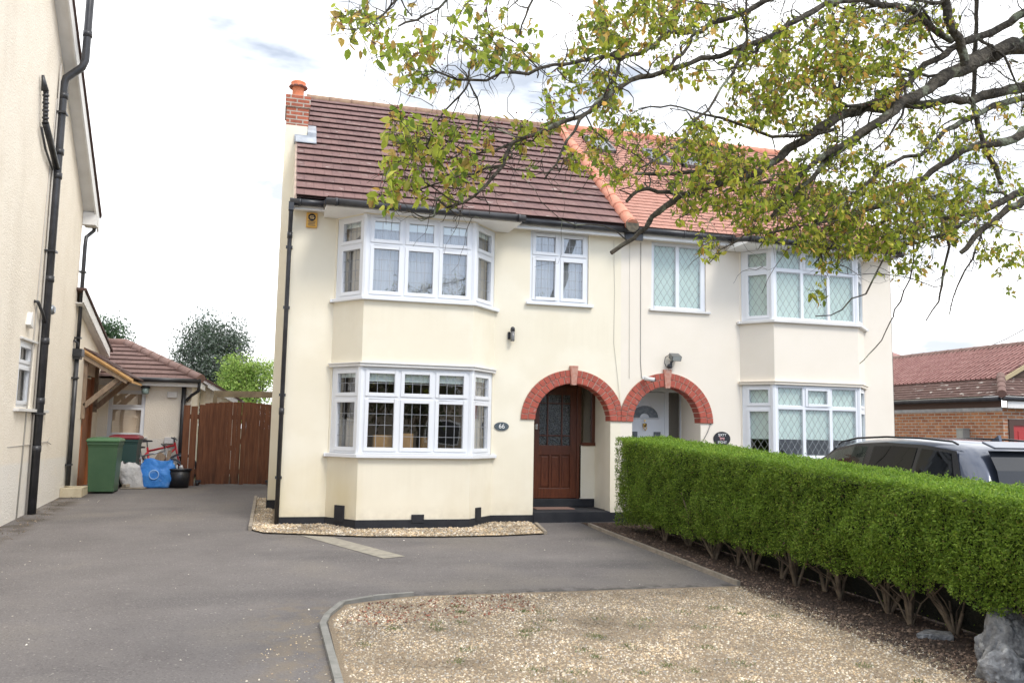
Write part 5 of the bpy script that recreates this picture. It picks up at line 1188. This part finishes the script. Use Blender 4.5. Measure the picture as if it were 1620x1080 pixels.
#@@GARAGE
# ------------------------------------------------------------------ brick garage on the right
def uvq(m,pts,ax=0):
    m.quad(pts,[((p[0] if ax==0 else p[1]),p[2]) for p in pts])
r=thing('brick_garage',(18,6,.4),'orange brick garage with red tiled roof and lichened tile skirt at the right edge','garage')
GX,GF=15.5,1.8
m=MB(); uvq(m,[(GX,GF,-.1),(GX,14,-.1),(GX,14,2.50),(GX,GF,2.50)],1); uvq(m,[(GX,GF,-.1),(GX+.14,GF,-.1),(GX+.14,GF,2.5),(GX,GF,2.5)]); uvq(m,[(GX+.14,GF,2.24),(21,GF,2.24),(21,GF,2.5),(GX+.14,GF,2.5)]); uvq(m,[(18.6,GF,-.1),(21,GF,-.1),(21,GF,2.24),(18.6,GF,2.24)])
m.build('wall',GBRICK,r,fix=False)
m=MB(); m.box(GX-.02,GX-.005,GF,14,2.42,2.50); m.build('lead_flashing',FLASH,r)
m=MB(); m.box(GX-.03,GX-.02,GF,14,2.50,2.68); m.build('dark_fascia',mat('brown_fascia',(.07,.035,.025),None,rough=.6),r)
m=MB(); m.tube([(GX-.22,GF-.15,2.68),(GX-.22,14,2.68)],.05,8); m.tube([(GX-.2,GF-.22,2.68),(21,GF-.22,2.68)],.05,8); m.build('gutter',BLACKPVC,r)
m=MB(); 
def skew(mb,P,course,tw,gap,L0,uo=0):
    # P(u,t): u along eave, t 0..1 up slope
    pass
# skirt, left side: use tiles() in rotated frame by swapping axes afterwards
def side_tiles(mb,u0,u1,x0,z0,x1,z1,course,tw,gap,xfun=None,jit=.003):
    t=MB(); tiles(t,u0,u1,x0,z0,x1,z1,course,tw,gap=gap,th=.012,xfun=xfun,jit=jit)
    b=len(mb.v); mb.v+=[(y,x,z) for x,y,z in t.v]; mb.f+=[tuple(b+i for i in f)[::-1] for f in t.f]; mb.mi+=[0]*len(t.f); mb.smooth+=[False]*len(t.f); mb.uv+=[u[::-1] for u in t.uv]
side_tiles(m,GF-.2,14,GX-.22,2.74,GX+.42,3.20,.11,.165,.012,xfun=lambda q:(GF-.2+.55*q,14))
tiles(m,GX-.22,21,GF-.22,2.74,GF+.42,3.20,.11,.165,gap=.012,xfun=lambda q:(GX-.22+.60*q,21))
sk=m.build('tile_skirt',TILED,r,fix=False)
ridge('corner_hip',(GX-.24,GF-.24,2.78),(GX+.40,GF+.40,3.24),.09,mat('dark_hip_tile',(.15,.085,.07),(.2,.12,.1),8,.85,.3),sk,seg=.25)
m=MB(); side_tiles(m,GF+.35,14,GX+.35,3.16,GX+2.3,4.14,.33,.30,.02); m.quad([(GX+4.3,GF+.35,3.16),(GX+4.3,14,3.16),(GX+2.3,14,4.14),(GX+2.3,GF+.35,4.14)],[(0,0)]*4)
# roman tile rolls
y=GF+.42
rr=m.build('roof',TILEG,r,fix=False)
q=MB()
for k in range(80):
    yy=GF+.45+k*.15
    if yy>13.8: break
    q.tube([(GX+.35-.02,yy,3.16+.035),(GX+2.28,yy,4.14+.03)],.026,5,cap=False)
q.build('tile_rolls',TILEG2:=mat('red_tile_roll',(.27,.135,.12),(.37,.21,.185),5,.85),rr)
ridge('ridge_tiles',(GX+2.3,GF+.3,4.14),(GX+2.3,14,4.14),.10,TILEL2,rr,seg=.45)
m=MB(); m.prism([(GX+.30,3.15),(GX+2.3,4.16),(GX+2.3,4.06),(GX+.30,3.05)],'y',GF+.30,GF+.34); m.build('verge_board',mat('buff_verge',(.42,.34,.20),None),rr)
m=MB()
for k in range(8): z=3.1+k*.14; m.box(GX+.5+max(0,(z-3.12)/.585),GX+4.1-max(0,(z-3.12)/.585),GF+.40,GF+.42+.01*(k%2),z,z+.135)
m.build('gable_boards',mat('brown_boarding',(.10,.06,.04),(.06,.035,.025),6,.8),r)
m=MB(); m.box(GX-.05,21,GF-.20,GF-.17,2.48,2.70); m.build('fascia',WHITE,r)
m=MB(); m.box(GX+.14,GX+.26,GF-.03,GF+.05,.2,2.24); m.box(GX+.26,18.6,GF-.03,GF+.05,2.10,2.24); m.build('door_frame',mat('dark_brown_frame',(.07,.03,.02),None,rough=.5),r)
m=MB(); m.box(GX+.26,18.6,GF+.0,GF+.03,.3,2.10)
for k in range(6): m.box(GX+.40+k*.42,GX+.72+k*.42,GF-.012,GF+.0,.5,1.98)
m.build('garage_door',mat('red_paint_door',(.42,.03,.03),(.36,.025,.025),4,.4),r,bevel=.004)
m=MB(); m.box(GX+.22-.16-.26,GX-.0,2.75,2.95,1.2,2.02); m.box(GX-.22,GX-.0,2.73,2.97,2.0,2.03); m.build('meter_cabinet',mat('grey_cabinet',(.33,.34,.32),(.28,.29,.27),5,.6),r,bevel=.01)
# hipped roof further back
b=thing('distant_bungalow',(17,22,.6),'red hipped roof just visible beyond the garage ridge','house')
m=MB(); m.box(20,32,19,27,.3,4.3); m.build('wall',CREAM,b)
m=MB(); m.faces([(19.7,18.7,4.2),(32.4,18.7,4.2),(32.4,27.3,4.2),(19.7,27.3,4.2),(23.5,22.5,6.9),(26.9,22.5,6.9)],[(0,1,5,4),(1,2,5),(2,3,4,5),(3,0,4)]); m.build('roof',TILEG2,b)
#@@TREES
# ------------------------------------------------------------------ background trees
def bgtree(name,x,y,h,cr,n,cols,label,leafs=(.10,.18),blobs=None,base=None,trunk_r=.15,grp=None,mt=LEAF,seedn=0,bare=False):
    z=g(y) if base is None else base; r=thing(name,(x,y,z),label,'tree',grp)
    m=MB(); m.tube([(x,y,z-.1),(x+.1,y,z+h*.35),(x-.05,y,z+h*.6),(x,y,z+h*.85)],[trunk_r,trunk_r*.8,trunk_r*.5,trunk_r*.15],9)
    m.build('trunk',BARK,r)
    rs=np.random.RandomState(seedn+5)
    if blobs is None:
        blobs=[]
        for k in range(22):
            t=rs.uniform(.25,1); a=rs.uniform(0,6.28); rad=cr*math.sqrt(max(.05,1-(2*(t-.6))**2*.8))*rs.uniform(.2,.9)
            blobs.append((x+rad*math.cos(a),y+rad*math.sin(a),z+h*t*.92,cr*rs.uniform(.22,.42)))
    m=MB()
    for bx,by,bz,br in blobs: m.tube([(x,y,z+h*.3+(bz-z-h*.3)*.3),((x+bx)/2+rs.uniform(-.2,.2),(y+by)/2,(bz+z+h*.4)/2),(bx,by,bz),(bx+rs.uniform(-br,br)*.6,by,bz+br*.5)],[trunk_r*.3,trunk_r*.15,trunk_r*.07,.004],5)
    m.build('limb',BARK,r)
    bb=np.array(blobs); wv=bb[:,3]**2; idx=rs.choice(len(bb),n,p=wv/wv.sum())
    d=rs.randn(n,3); d/=np.linalg.norm(d,axis=1)[:,None]; rad=bb[idx,3]*rs.uniform(.3,1.1,n)**.7
    P=bb[idx,:3]+d*rad[:,None]+rs.randn(n,3)*leafs[1]*.9
    ax=rvec(n)*.8+d*.4+np.array([0,0,-.2]); ax/=np.linalg.norm(ax,axis=1)[:,None]
    leafmesh('crown',P,ax,rvec(n)+np.array([0,0,.6]),rs.uniform(leafs[0],leafs[1],n),rs.uniform(leafs[0]*.35,leafs[1]*.45,n),palette(n,cols,.25),mt,r)
    return r
def column_blobs(x,y,z,h,w,k,seed):
    """rounded mass: blobs spread through an egg-shaped volume with a ragged top"""
    rs=np.random.RandomState(seed); o=[]
    while len(o)<k:
        u=rs.uniform(-1,1,3)
        if np.linalg.norm(u)>1: continue
        t=(u[2]+1)/2; ww=w*(1.05-.25*t)
        o.append((x+u[0]*ww*.85,y+u[1]*ww*.7,z+.5+(h-1.1)*t+rs.uniform(-.2,.35),w*rs.uniform(.18,.32)))
    return o
bgtree('evergreen_tree',-3.05,28,6.5,1.8,26000,[(.075,.105,.07),(.10,.135,.09),(.17,.20,.17),(.24,.26,.24),(.05,.08,.045)],'tall dark silvery evergreen tree behind the wooden gate',(.09,.19),blobs=column_blobs(-3.0,28,1.2,6.2,2.25,85,3),seedn=3)
bgtree('leafy_tree',-1.1,25,4.4,1.3,12000,[(.26,.37,.08),(.20,.31,.07),(.33,.42,.12)],'bright lime green tree beside the dark evergreen',(.08,.16),blobs=column_blobs(-1.35,25,1.4,4.0,1.5,40,8),seedn=4)
bgtree('leafy_tree',-7.6,28,6.0,1.7,7000,[(.06,.11,.05),(.09,.15,.07),(.05,.08,.04)],'green tree rising behind the hipped extension roof',(.10,.2),blobs=[(-8.2+1.6*random.random()*i/6,28,4.6+random.uniform(-.5,1.6),.55) for i in range(12)],seedn=6)
# bare twiggy tree over the garage roof
r=thing('sparse_tree',(17.2,18,.6),'nearly bare twiggy tree above the garage ridge','tree'); m=MB(); P=[]
m.tube([(16.0,17,.5),(16,17,3.4)],[.12,.05],8); m.build('trunk',BARK,r); m=MB()
for k in range(34):
    x=15.6+random.uniform(-.2,3.2); z1=random.uniform(4.4,5.6) if x<17.2 else random.uniform(4.2,5.0); q=[(16,17,3.2),(x*.6+16*.4,17.2,3.8),(x,17.3,z1-.4),(x+random.uniform(-.15,.15),17.3,z1)]
    m.tube(q,[.03,.02,.012,.004],5)
    for j in range(14): t=random.random(); P.append((x+random.uniform(-.12,.12),17.3+random.uniform(-.1,.1),z1-.9*t))
m.build('limb',BARK,r); P=np.array(P); n=len(P); leafmesh('crown',P,rvec(n),rvec(n),np.random.uniform(.05,.10,n),np.random.uniform(.03,.05,n),palette(n,[(.12,.15,.10),(.18,.16,.12)]),LEAF,r)
# across the street (seen reflected in the windows)
for k,(x,y,h,c) in enumerate(((3.5,-36,8.8,2.6),(8.2,-37,9.6,3.2),(-8,-36,8,3.0))):
    bgtree('street_tree',x,y,h,c,5000,[(.05,.07,.03),(.08,.10,.04),(.10,.07,.04)],('rounded tree across the street, nearest to the drive','taller spreading tree across the street','tree across the street at the far left')[k],(.25,.45),grp='trees across the street',seedn=20+k,trunk_r=.25)
for k,(x0,x1) in enumerate(((-12,-2),(2,13),(16,27))):
    r=thing('opposite_house',(x0,-44,0),('brick house across the street on the left','brick house facing the driveway across the street','brick house across the street on the right')[k],'house','houses across the street')
    m=MB(); m.box(x0,x1,-50,-43,0,5.2); m.build('wall',GBRICK,r)
    m=MB(); m.faces([(x0-.3,-42.6,5.1),(x1+.3,-42.6,5.1),(x1+.3,-50.4,5.1),(x0-.3,-50.4,5.1),(x0+2,-46.5,8),(x1-2,-46.5,8)],[(0,1,5,4),(1,2,5),(2,3,4,5),(3,0,4)]); m.build('roof',TILEL2,r)
    for z in (1.0,3.4):
        for x in (x0+1.2,x1-3.4): m=MB(); m.box(x,x+2.2,-43,-42.94,z,z+1.3); w_=m.build('window',UPVC,r); m=MB(); m.box(x+.1,x+2.1,-42.94,-42.92,z+.1,z+1.2); m.build('pane',DK,w_)
# overhead wires
m=MB()
for a,b in (((1100,-2,30),(1640,42,30)),((1150,8,30),(1640,53,30)),((1290,-8,30),(1640,28,30))):
    p,q=px(*a),px(*b); m.tube([p+(q-p)*t+np.array([0,0,-.25*4*t*(1-t)]) for t in np.linspace(-.3,1.3,10)],.008,5)
tag(m.build('overhead_wires',mat('wire_grey',(.25,.25,.26),None)),'thin telephone wires crossing the sky at the upper right','wires')
m=MB(); p,q=px(1560,550,24),px(1640,510,16); m.tube([p,(p+q)/2+np.array([0,0,-.03]),q],.010,5); tag(m.build('service_cable',mat('dark_wire',(.1,.1,.1),None)),'single cable rising to the right over the garage roof','cable')
#@@FORETREE
# ------------------------------------------------------------------ overhanging street tree
TR=np.random.RandomState(11); random.seed(5)
def dep(x): return float(np.interp(x,[480,900,1300,1620,1900],[4.3,4.9,5.8,6.6,7.0]))
ft=thing('overhanging_tree',(5.9,-8.9,.05),'street tree whose lichened branches and young yellow-green leaves overhang the scene from the right','tree')
limbs=[ # (depth offset, [(x,y,width px)...])
(0,[(1760,20,40),(1690,45,34),(1620,70,29),(1552,92,27),(1520,108,25),(1495,122,23),(1470,140,20),(1445,155,18),(1415,175,17),(1382,197,15),(1320,237,12),(1282,262,10),(1225,300,7)]),
(.15,[(1760,150,26),(1690,142,22),(1620,140,19),(1570,148,17),(1540,160,15),(1470,165,14),(1420,164,15),(1370,172,16),(1332,180,17),(1302,200,17),(1270,222,16),(1232,250,14),(1202,272,13),(1165,285,12),(1115,297,12),(1077,310,12),(1052,327,11),(1032,342,10),(1022,360,9),(1002,377,8),(967,400,8)]),
(.15,[(1077,307,8),(1060,305,7),(1027,299,7),(1010,302,7),(991,319,6)]),
(.2,[(1190,270,9),(1152,271,8),(1115,271,7),(1065,275,6),(1035,276,6),(1005,275,5)]),
(-.1,[(1490,-30,15),(1497,0,14),(1507,50,14),(1520,75,15),(1527,104,16)]),
(.1,[(1700,-10,16),(1620,20,15),(1570,52,14),(1520,67,13),(1490,90,12),(1445,122,10),(1420,140,10),(1382,162,9),(1330,168,6)]),
(0,[(1507,65,11),(1470,40,11),(1445,17,11),(1420,8,10),(1382,5,9),(1355,-4,9)]),
(0,[(1400,-20,11),(1355,0,10),(1307,5,10),(1270,28,10),(1220,58,10),(1172,77,9),(1110,92,9),(1072,107,9),(1032,120,9),(997,127,8),(967,147,8),(935,175,8),(897,190,8),(852,210,8),(812,225,7),(800,245,7),(797,261,6),(768,294,6),(733,321,5),(708,328,5),(691,313,4)]),
(-.05,[(1260,-25,10),(1210,2,9),(1160,27,9),(1110,50,9),(1095,52,8),(1060,50,8),(1035,72,8),(1010,85,8),(980,96,8),(960,87,7),(922,96,7),(875,103,6),(835,117,6),(792,115,5),(742,127,5),(707,120,4),(680,105,3)]),
(-.05,[(1100,52,6),(1092,67,6),(1080,85,6),(1060,107,6),(1035,120,5)]),
(-.05,[(980,96,6),(977,115,6),(965,135,6),(945,160,6),(917,190,6),(897,222,5),(880,260,4),(861,284,3)]),
(-.05,[(742,127,4),(737,140,4),(717,162,4),(695,187,3),(685,207,3),(675,232,3),(690,250,3),(712,252,3),(732,240,2)]),
(-.1,[(743,132,3),(755,155,3),(760,175,3),(755,207,2)]),
(-.1,[(640,-20,5),(627,0,5),(610,20,4),(587,37,4),(562,47,3),(540,45,2)]),
(-.1,[(740,-25,5),(707,0,4),(682,20,4),(660,32,4),(630,42,3)]),
(-.1,[(850,-25,4),(842,0,4),(832,25,4),(822,57,3)]),
(.3,[(1760,240,20),(1690,275,17),(1620,302,14),(1595,315,12),(1557,332,11),(1520,340,9),(1470,355,6),(1420,370,4)]),
(.25,[(1740,290,16),(1620,317,13),(1595,330,12),(1570,352,11),(1552,365,10),(1535,385,9),(1520,400,8)]),
(.2,[(1740,170,18),(1620,207,15),(1605,220,14),(1545,230,13),(1507,250,12),(1490,260,11),(1462,282,10),(1432,300,10),(1395,325,9),(1360,340,7),(1320,350,4)]),
(.1,[(1620,155,11),(1545,182,10),(1495,207,9),(1470,232,8),(1457,245,7),(1395,267,6),(1370,292,6),(1332,325,5),(1295,352,5),(1270,380,4)]),
(.05,[(1382,197,10),(1350,222,10),(1327,240,9),(1302,257,9),(1282,285,8),(1245,322,8),(1215,350,6)]),
(.35,[(1545,-25,7),(1545,0,7),(1545,50,7),(1542,125,8),(1547,200,9),(1575,265,9),(1585,292,8)]),
(-.3,[(1365,25,3),(1335,62,3),(1330,125,4),(1331,180,4),(1332,228,3)]),
(-.2,[(1181,0,4),(1182,62,4),(1172,85,6),(1140,140,5),(1120,175,5),(1085,220,4),(1050,245,4),(1015,265,3)]),
(0,[(1320,205,7),(1260,215,6),(1222,217,6),(1185,202,5),(1142,187,5),(1117,182,4),(1077,170,3),(1045,170,3),(1010,172,2)]),
(.1,[(1515,300,4),(1505,347,4),(1502,390,4),(1490,452,4),(1485,477,3),(1465,507,2)]),
(.2,[(1552,370,4),(1545,390,3),(1527,427,3),(1515,452,3),(1502,497,2)]),
(.1,[(1440,310,4),(1447,340,4),(1445,415,3),(1430,460,3),(1415,490,3),(1408,510,2),(1395,538,2),(1375,560,2),(1360,575,1.5)]),
(0,[(1430,360,4),(1395,415,3),(1370,465,3),(1332,490,2.5),(1290,500,2)]),
(0,[(1350,340,5),(1289,355,4),(1227,367,4),(1177,372,3),(1140,395,2),(1121,417,2)]),
(-.1,[(691,313,3),(686,343,3),(671,345,3),(655,337,2),(642,333,2)]),
(.2,[(1400,350,5),(1330,385,4),(1300,400,3),(1285,420,2)]),
(.5,[(1460,110,8),(1400,120,6),(1340,110,5),(1290,130,3),(1240,120,2)]),
(.5,[(1360,0,6),(1320,60,5),(1280,110,4),(1230,140,3),(1180,160,2)]),
(.45,[(1240,290,7),(1190,290,6),(1150,300,4),(1110,330,3),(1075,345,2)]),
(.4,[(1545,330,7),(1500,370,6),(1450,385,5),(1390,390,4),(1340,400,3)]),
(.3,[(1320,30,7),(1290,40,5),(1255,75,4),(1230,100,3)]),
(.2,[(812,225,5),(780,240,4),(740,245,3),(705,225,3),(660,215,2),(645,230,2)]),
(.1,[(797,261,4),(750,275,4),(710,285,3),(665,300,3),(635,290,2),(612,305,2)]),
(.1,[(733,321,3),(690,300,3),(665,285,2),(650,265,2)]),
]
NP=[];NR_=[];m=MB()
def addnodes(pts,rads):
    for p,q,ra,rb in zip(pts,pts[1:],rads,rads[1:]):
        L=np.linalg.norm(q-p); k=max(1,int(L/.05))
        for i in range(k): t=i/k; NP.append(p+(q-p)*t); NR_.append(ra+(rb-ra)*t)
for off,pl in limbs:
    pts=[];rads=[]
    for i,(x,y,wd) in enumerate(pl):
        d=dep(x)+off+ .12*math.sin(x*.013+off*9); p=px(x,y,d); pts.append(p); rads.append(max(.0022,wd*.44*d/FOC))
    # kinked refinement
    P2=[];R2=[]
    for i in range(len(pts)-1):
        P2.append(pts[i]);R2.append(rads[i]); j=TR.randn(3)*np.linalg.norm(pts[i+1]-pts[i])*.045
        P2.append((pts[i]+pts[i+1])/2+j); R2.append((rads[i]+rads[i+1])/2*TR.uniform(.95,1.1))
    P2.append(pts[-1]);R2.append(rads[-1])
    if max(R2)>.006:
        P3=[];R3=[]
        for a_,b_,ra_,rb_ in zip(P2,P2[1:],R2,R2[1:]):
            nn_=max(1,int(np.linalg.norm(b_-a_)/.06))
            for q_ in range(nn_): t_=q_/nn_; rr_=ra_+(rb_-ra_)*t_; P3.append(a_+(b_-a_)*t_+TR.randn(3)*rr_*.13); R3.append(rr_*TR.uniform(.9,1.13))
        P2=P3+[P2[-1]];R2=R3+[R2[-1]]
    m.tube(P2,R2,10 if max(R2)>.02 else 6); addnodes(P2,R2)
# trunk and the joins out of frame
base=np.array([6.35,-8.75,.05]); fork=px(1880,130,7.1)
trunk=[base+np.array([0,0,-.2]),base+np.array([.05,0,.5]),(base+fork)/2+np.array([.1,.1,0]),fork,fork+np.array([.1,.4,1.0]),fork+np.array([.3,.8,2.2])]
tm=MB(); tm.tube(trunk,[.30,.24,.20,.17,.13,.08],14); 
for (x,y,o,wd) in ((1760,20,0,40),(1760,150,.15,26),(1760,240,.3,20),(1740,170,.2,18),(1740,290,.25,16),(1700,-10,.1,16),(1620,155,.1,11)):
    p=px(x,y,dep(x)+o+.12*math.sin(x*.013+o*9)); d=dep(x); tm.tube([p,(p*.5+fork*.5)+np.array([0,0,.1]),fork],[wd*.5*d/FOC,wd*.55*d/FOC,wd*.62*d/FOC],10)
for (x,y,o,wd) in ((1490,-30,-.1,15),(1400,-20,0,11),(1260,-25,-.05,10),(640,-20,-.1,5),(740,-25,-.1,5),(850,-25,-.1,4),(1545,-25,.35,7),(1181,0,-.2,4)):
    p=px(x,y,dep(x)+o+.12*math.sin(x*.013+o*9)); d=dep(x)
    if x<900: q=px(x+330,-110,dep(x+330)+.1); q2=px(1480,-120,6.5); W_=[wd*.5*d/FOC,wd*.7*d/FOC,.02,.04]; C_=[p,q,q2,fork+np.array([0,.2,.5])]
    else: q=px((x+1880)/2,-70,dep(x+200)+.2); W_=[wd*.5*d/FOC,wd*.6*d/FOC,.05]; C_=[p,q,fork+np.array([0,.2,.3])]
    tm.tube(C_,W_,8); addnodes(C_[:3],[.01,.015,.02])
tm.build('trunk',BARK,ft,fix=False)
# leaf clusters: (cx,cy,rx,ry,clusters)
blobs=[(560,25,40,35,14),(612,50,55,40,18),(580,75,25,18,4),(655,90,40,30,16),(640,128,24,16,6),(700,55,35,30,14),(760,20,40,28,10),(765,75,42,32,18),(815,90,40,28,18),(690,125,40,16,10),(540,30,20,25,4),(850,40,30,30,4),
(636,205,28,30,22),(640,250,32,38,28),(610,312,26,22,10),(690,220,50,40,22),(735,232,50,35,20),(700,290,55,25,18),(800,200,45,20,10),(745,280,40,30,16),(860,205,40,22,12),(880,150,28,28,10),(958,145,32,48,26),(930,250,45,25,20),(900,120,40,30,12),(1010,200,40,25,14),(640,300,40,20,8),(830,250,40,25,6),
(1000,30,80,48,62),(950,50,50,40,34),(1060,20,60,30,30),(1100,118,55,20,16),(1080,10,60,20,16),(1140,30,50,30,20),(965,190,40,45,16),(1040,85,40,20,6),(1100,60,50,30,8),
(1055,232,60,26,22),(1120,222,60,32,40),(1000,270,28,22,8),(975,278,18,14,6),(1150,262,60,38,38),(1080,275,40,20,8),
(1200,110,50,50,56),(1290,80,75,55,125),(1250,160,85,45,105),(1380,60,75,55,85),(1400,130,60,40,45),(1470,30,50,30,28),(1330,120,60,40,40),(1190,170,40,40,20),(1350,15,50,25,16),
(1180,290,110,45,105),(1100,332,40,35,16),(1121,400,13,25,8),(1250,330,120,45,115),(1330,290,100,55,120),(1400,340,120,55,215),(1350,385,100,28,80),(1480,330,80,55,85),(1500,205,80,45,36),(1560,300,55,65,44),(1580,395,42,38,20),(1440,425,55,22,16),(1608,440,15,40,8),(1312,422,16,18,6),(1292,462,14,14,5),(1600,150,30,60,12),(1260,380,60,20,18),(1210,330,60,30,20),(1420,230,80,40,26),(1300,230,60,40,20),
(1700,350,80,80,40),(1750,200,90,90,50),(1700,50,90,90,50),(1400,-80,200,60,70),(1100,-70,160,50,40),(750,-60,150,40,16),(1600,-100,150,70,50)]
NPa=np.array(NP); NRa=np.array(NR_); ext=[];extr=[]
LP=[];LA=[];LN=[];LL=[];LW=[];LC=[];BR=[]
green=[(.30,.36,.05),(.36,.41,.06),(.22,.30,.04),(.42,.43,.09),(.27,.33,.05)]; warm=[(.44,.28,.08),(.46,.33,.11),(.36,.26,.07)]; deep=[(.13,.20,.03),(.17,.24,.04)]
allc=[]
for (cx,cy,rx,ry,k) in blobs:
    for _ in range(int(k*(1.1 if cx<900 else 1.35))):
        a=TR.uniform(0,6.28); q=math.sqrt(TR.uniform(0,1)); allc.append((cx+rx*q*math.cos(a),cy+ry*q*math.sin(a)))
TR.shuffle(allc)
cap=np.zeros((len(NPa)+len(allc)*8,3)); cr_=np.zeros(len(cap)); cnt=len(NPa); cap[:cnt]=NPa; cr_[:cnt]=NRa
for (x,y) in allc:
    d=dep(x)+TR.randn()*(.22 if x<900 else .38)+(.1 if x>1000 else 0); p=px(x,y,d)
    dd=np.linalg.norm(cap[:cnt]-p,axis=1)+cr_[:cnt]*3; j=int(np.argmin(dd)); s=cap[j].copy(); L=dd[j]
    if L>.9: continue
    r0=min(cr_[j]*.7,.0035+L*.006); k=max(3,min(7,int(L/.07)+2)); pts=[s]; 
    for i in range(1,k+1):
        t=i/k; q=s+(p-s)*t; q=q+TR.randn(3)*L*.07*(1 if i<k else .3)+np.array([0,0,-.05*L*math.sin(t*3.1)]); pts.append(q)
    rr=[max(.0016,r0*(1-.72*i/k)) for i in range(k+1)]
    m.tube(pts,rr,5,cap=False)
    for q,ra in zip(pts[1:],rr[1:]):
        if cnt<len(cap): cap[cnt]=q; cr_[cnt]=ra; cnt+=1
    # side twiglets
    for _ in range(TR.randint(0,3)):
        q=pts[TR.randint(1,k+1)]; dv_=TR.randn(3); dv_/=np.linalg.norm(dv_); l=TR.uniform(.05,.16); m.tube([q,q+dv_*l*.5+TR.randn(3)*.012,q+dv_*l+np.array([0,0,-.02])],[.002,.0016,.001],4,cap=False)
    left=x<900; wf=.22 if left else (.16 if y<200 else .08)
    tone=TR.rand()
    for _ in range(TR.randint(3,7) if left else TR.randint(4,9)):
        q=pts[-1]+(pts[-2]-pts[-1])*TR.rand()*.8+TR.randn(3)*.018
        a=TR.randn(3)*.55+np.array([0,0,-.55]); 
        a/=np.linalg.norm(a); nn=TR.randn(3)*.7+np.array([0,0,.8])
        LP.append(q);LA.append(a);LN.append(nn); l=TR.uniform(.038,.07) if left else TR.uniform(.031,.056); LL.append(l); LW.append(l*TR.uniform(.5,.66))
        pal=warm if TR.rand()<wf*(1.8 if tone<.35 else .5) else (deep if TR.rand()<(.15 if left else .3) else green)
        c=np.array(pal[TR.randint(len(pal))])*TR.uniform(.8,1.2); LC.append(c if left else c*np.array([1.08,1.0,.9]))
    if TR.rand()<.25: BR.append(pts[-1])
# bare hanging twigs on the right and random fine twigs off every limb
def facade(p):
    v=np.array(p)-EYE; z=v@FWD; X_=810+FOC*(v@RGT)/z; Y_=540-FOC*(v@UPV)/z
    return (930<X_<1130 and Y_>335) or (1230<X_<1500 and Y_>440)
# secondary branches: sinuous, leaving the limbs and running on down to the left
big=[i for i in range(len(NPa)) if NRa[i]>.009]
for i in range(95):
    j=big[TR.randint(len(big))]; q=NPa[j]; r0=min(NRa[j]*.55,.014)*TR.uniform(.45,1); dv_=np.array([-.9,-.05,-.25])+TR.randn(3)*.45; dv_/=np.linalg.norm(dv_)
    L_=TR.uniform(.5,1.35); ns=12; pts=[q]; 
    for t in range(ns): dv_=dv_+TR.randn(3)*.24+np.array([-.05,0,-.01]); dv_/=np.linalg.norm(dv_); pts.append(pts[-1]+dv_*L_/ns)
    if facade(pts[-1]) or facade(pts[6]): continue
    rr=[max(.0015,r0*(1-.82*t/ns)) for t in range(ns+1)]; m.tube(pts,rr,6,cap=False); addnodes(pts,rr)
NPa=np.array(NP); NRa=np.array(NR_)
tips=[]
for i in range(2300):
    if i<1200 or not tips: j=TR.randint(len(NPa)); q=NPa[j]; rj=NRa[j]
    else: q=tips[TR.randint(len(tips))]; rj=.004
    dv_=TR.randn(3)+np.array([-.5,0,-.1]); dv_/=np.linalg.norm(dv_); l=TR.uniform(.12,.5)
    pts=[q]; nseg=6
    for t in range(nseg): dv_=dv_+TR.randn(3)*.5; dv_/=np.linalg.norm(dv_); pts.append(pts[-1]+dv_*l/nseg)
    if facade(pts[0]) or facade(pts[-1]): continue
    r0=min(rj*.6,.0055); m.tube(pts,[r0]+[max(.0009,r0*(.85-.13*t)) for t in range(nseg)],5,cap=False); tips+=[pts[2],pts[4]]
m.build('branch',BARK,ft,fix=False)
LP=np.array(LP);n=len(LP)
leafmesh('leaves',LP,np.array(LA),np.array(LN),np.array(LL),np.array(LW),np.clip(np.array(LC),.01,1),LEAFT,ft,fancy=True)
m=MB()
for q in BR:
    for _ in range(TR.randint(2,6)):
        c=q+TR.randn(3)*.03; m.lathe((c[0],c[1],c[2]),[(.001,-.005),(.0045,-.001),(.0045,.002),(.001,.005)],6)
m.build('buds',mat('red_bud',(.25,.05,.05),(.16,.04,.04),9,.6),ft,fix=False)
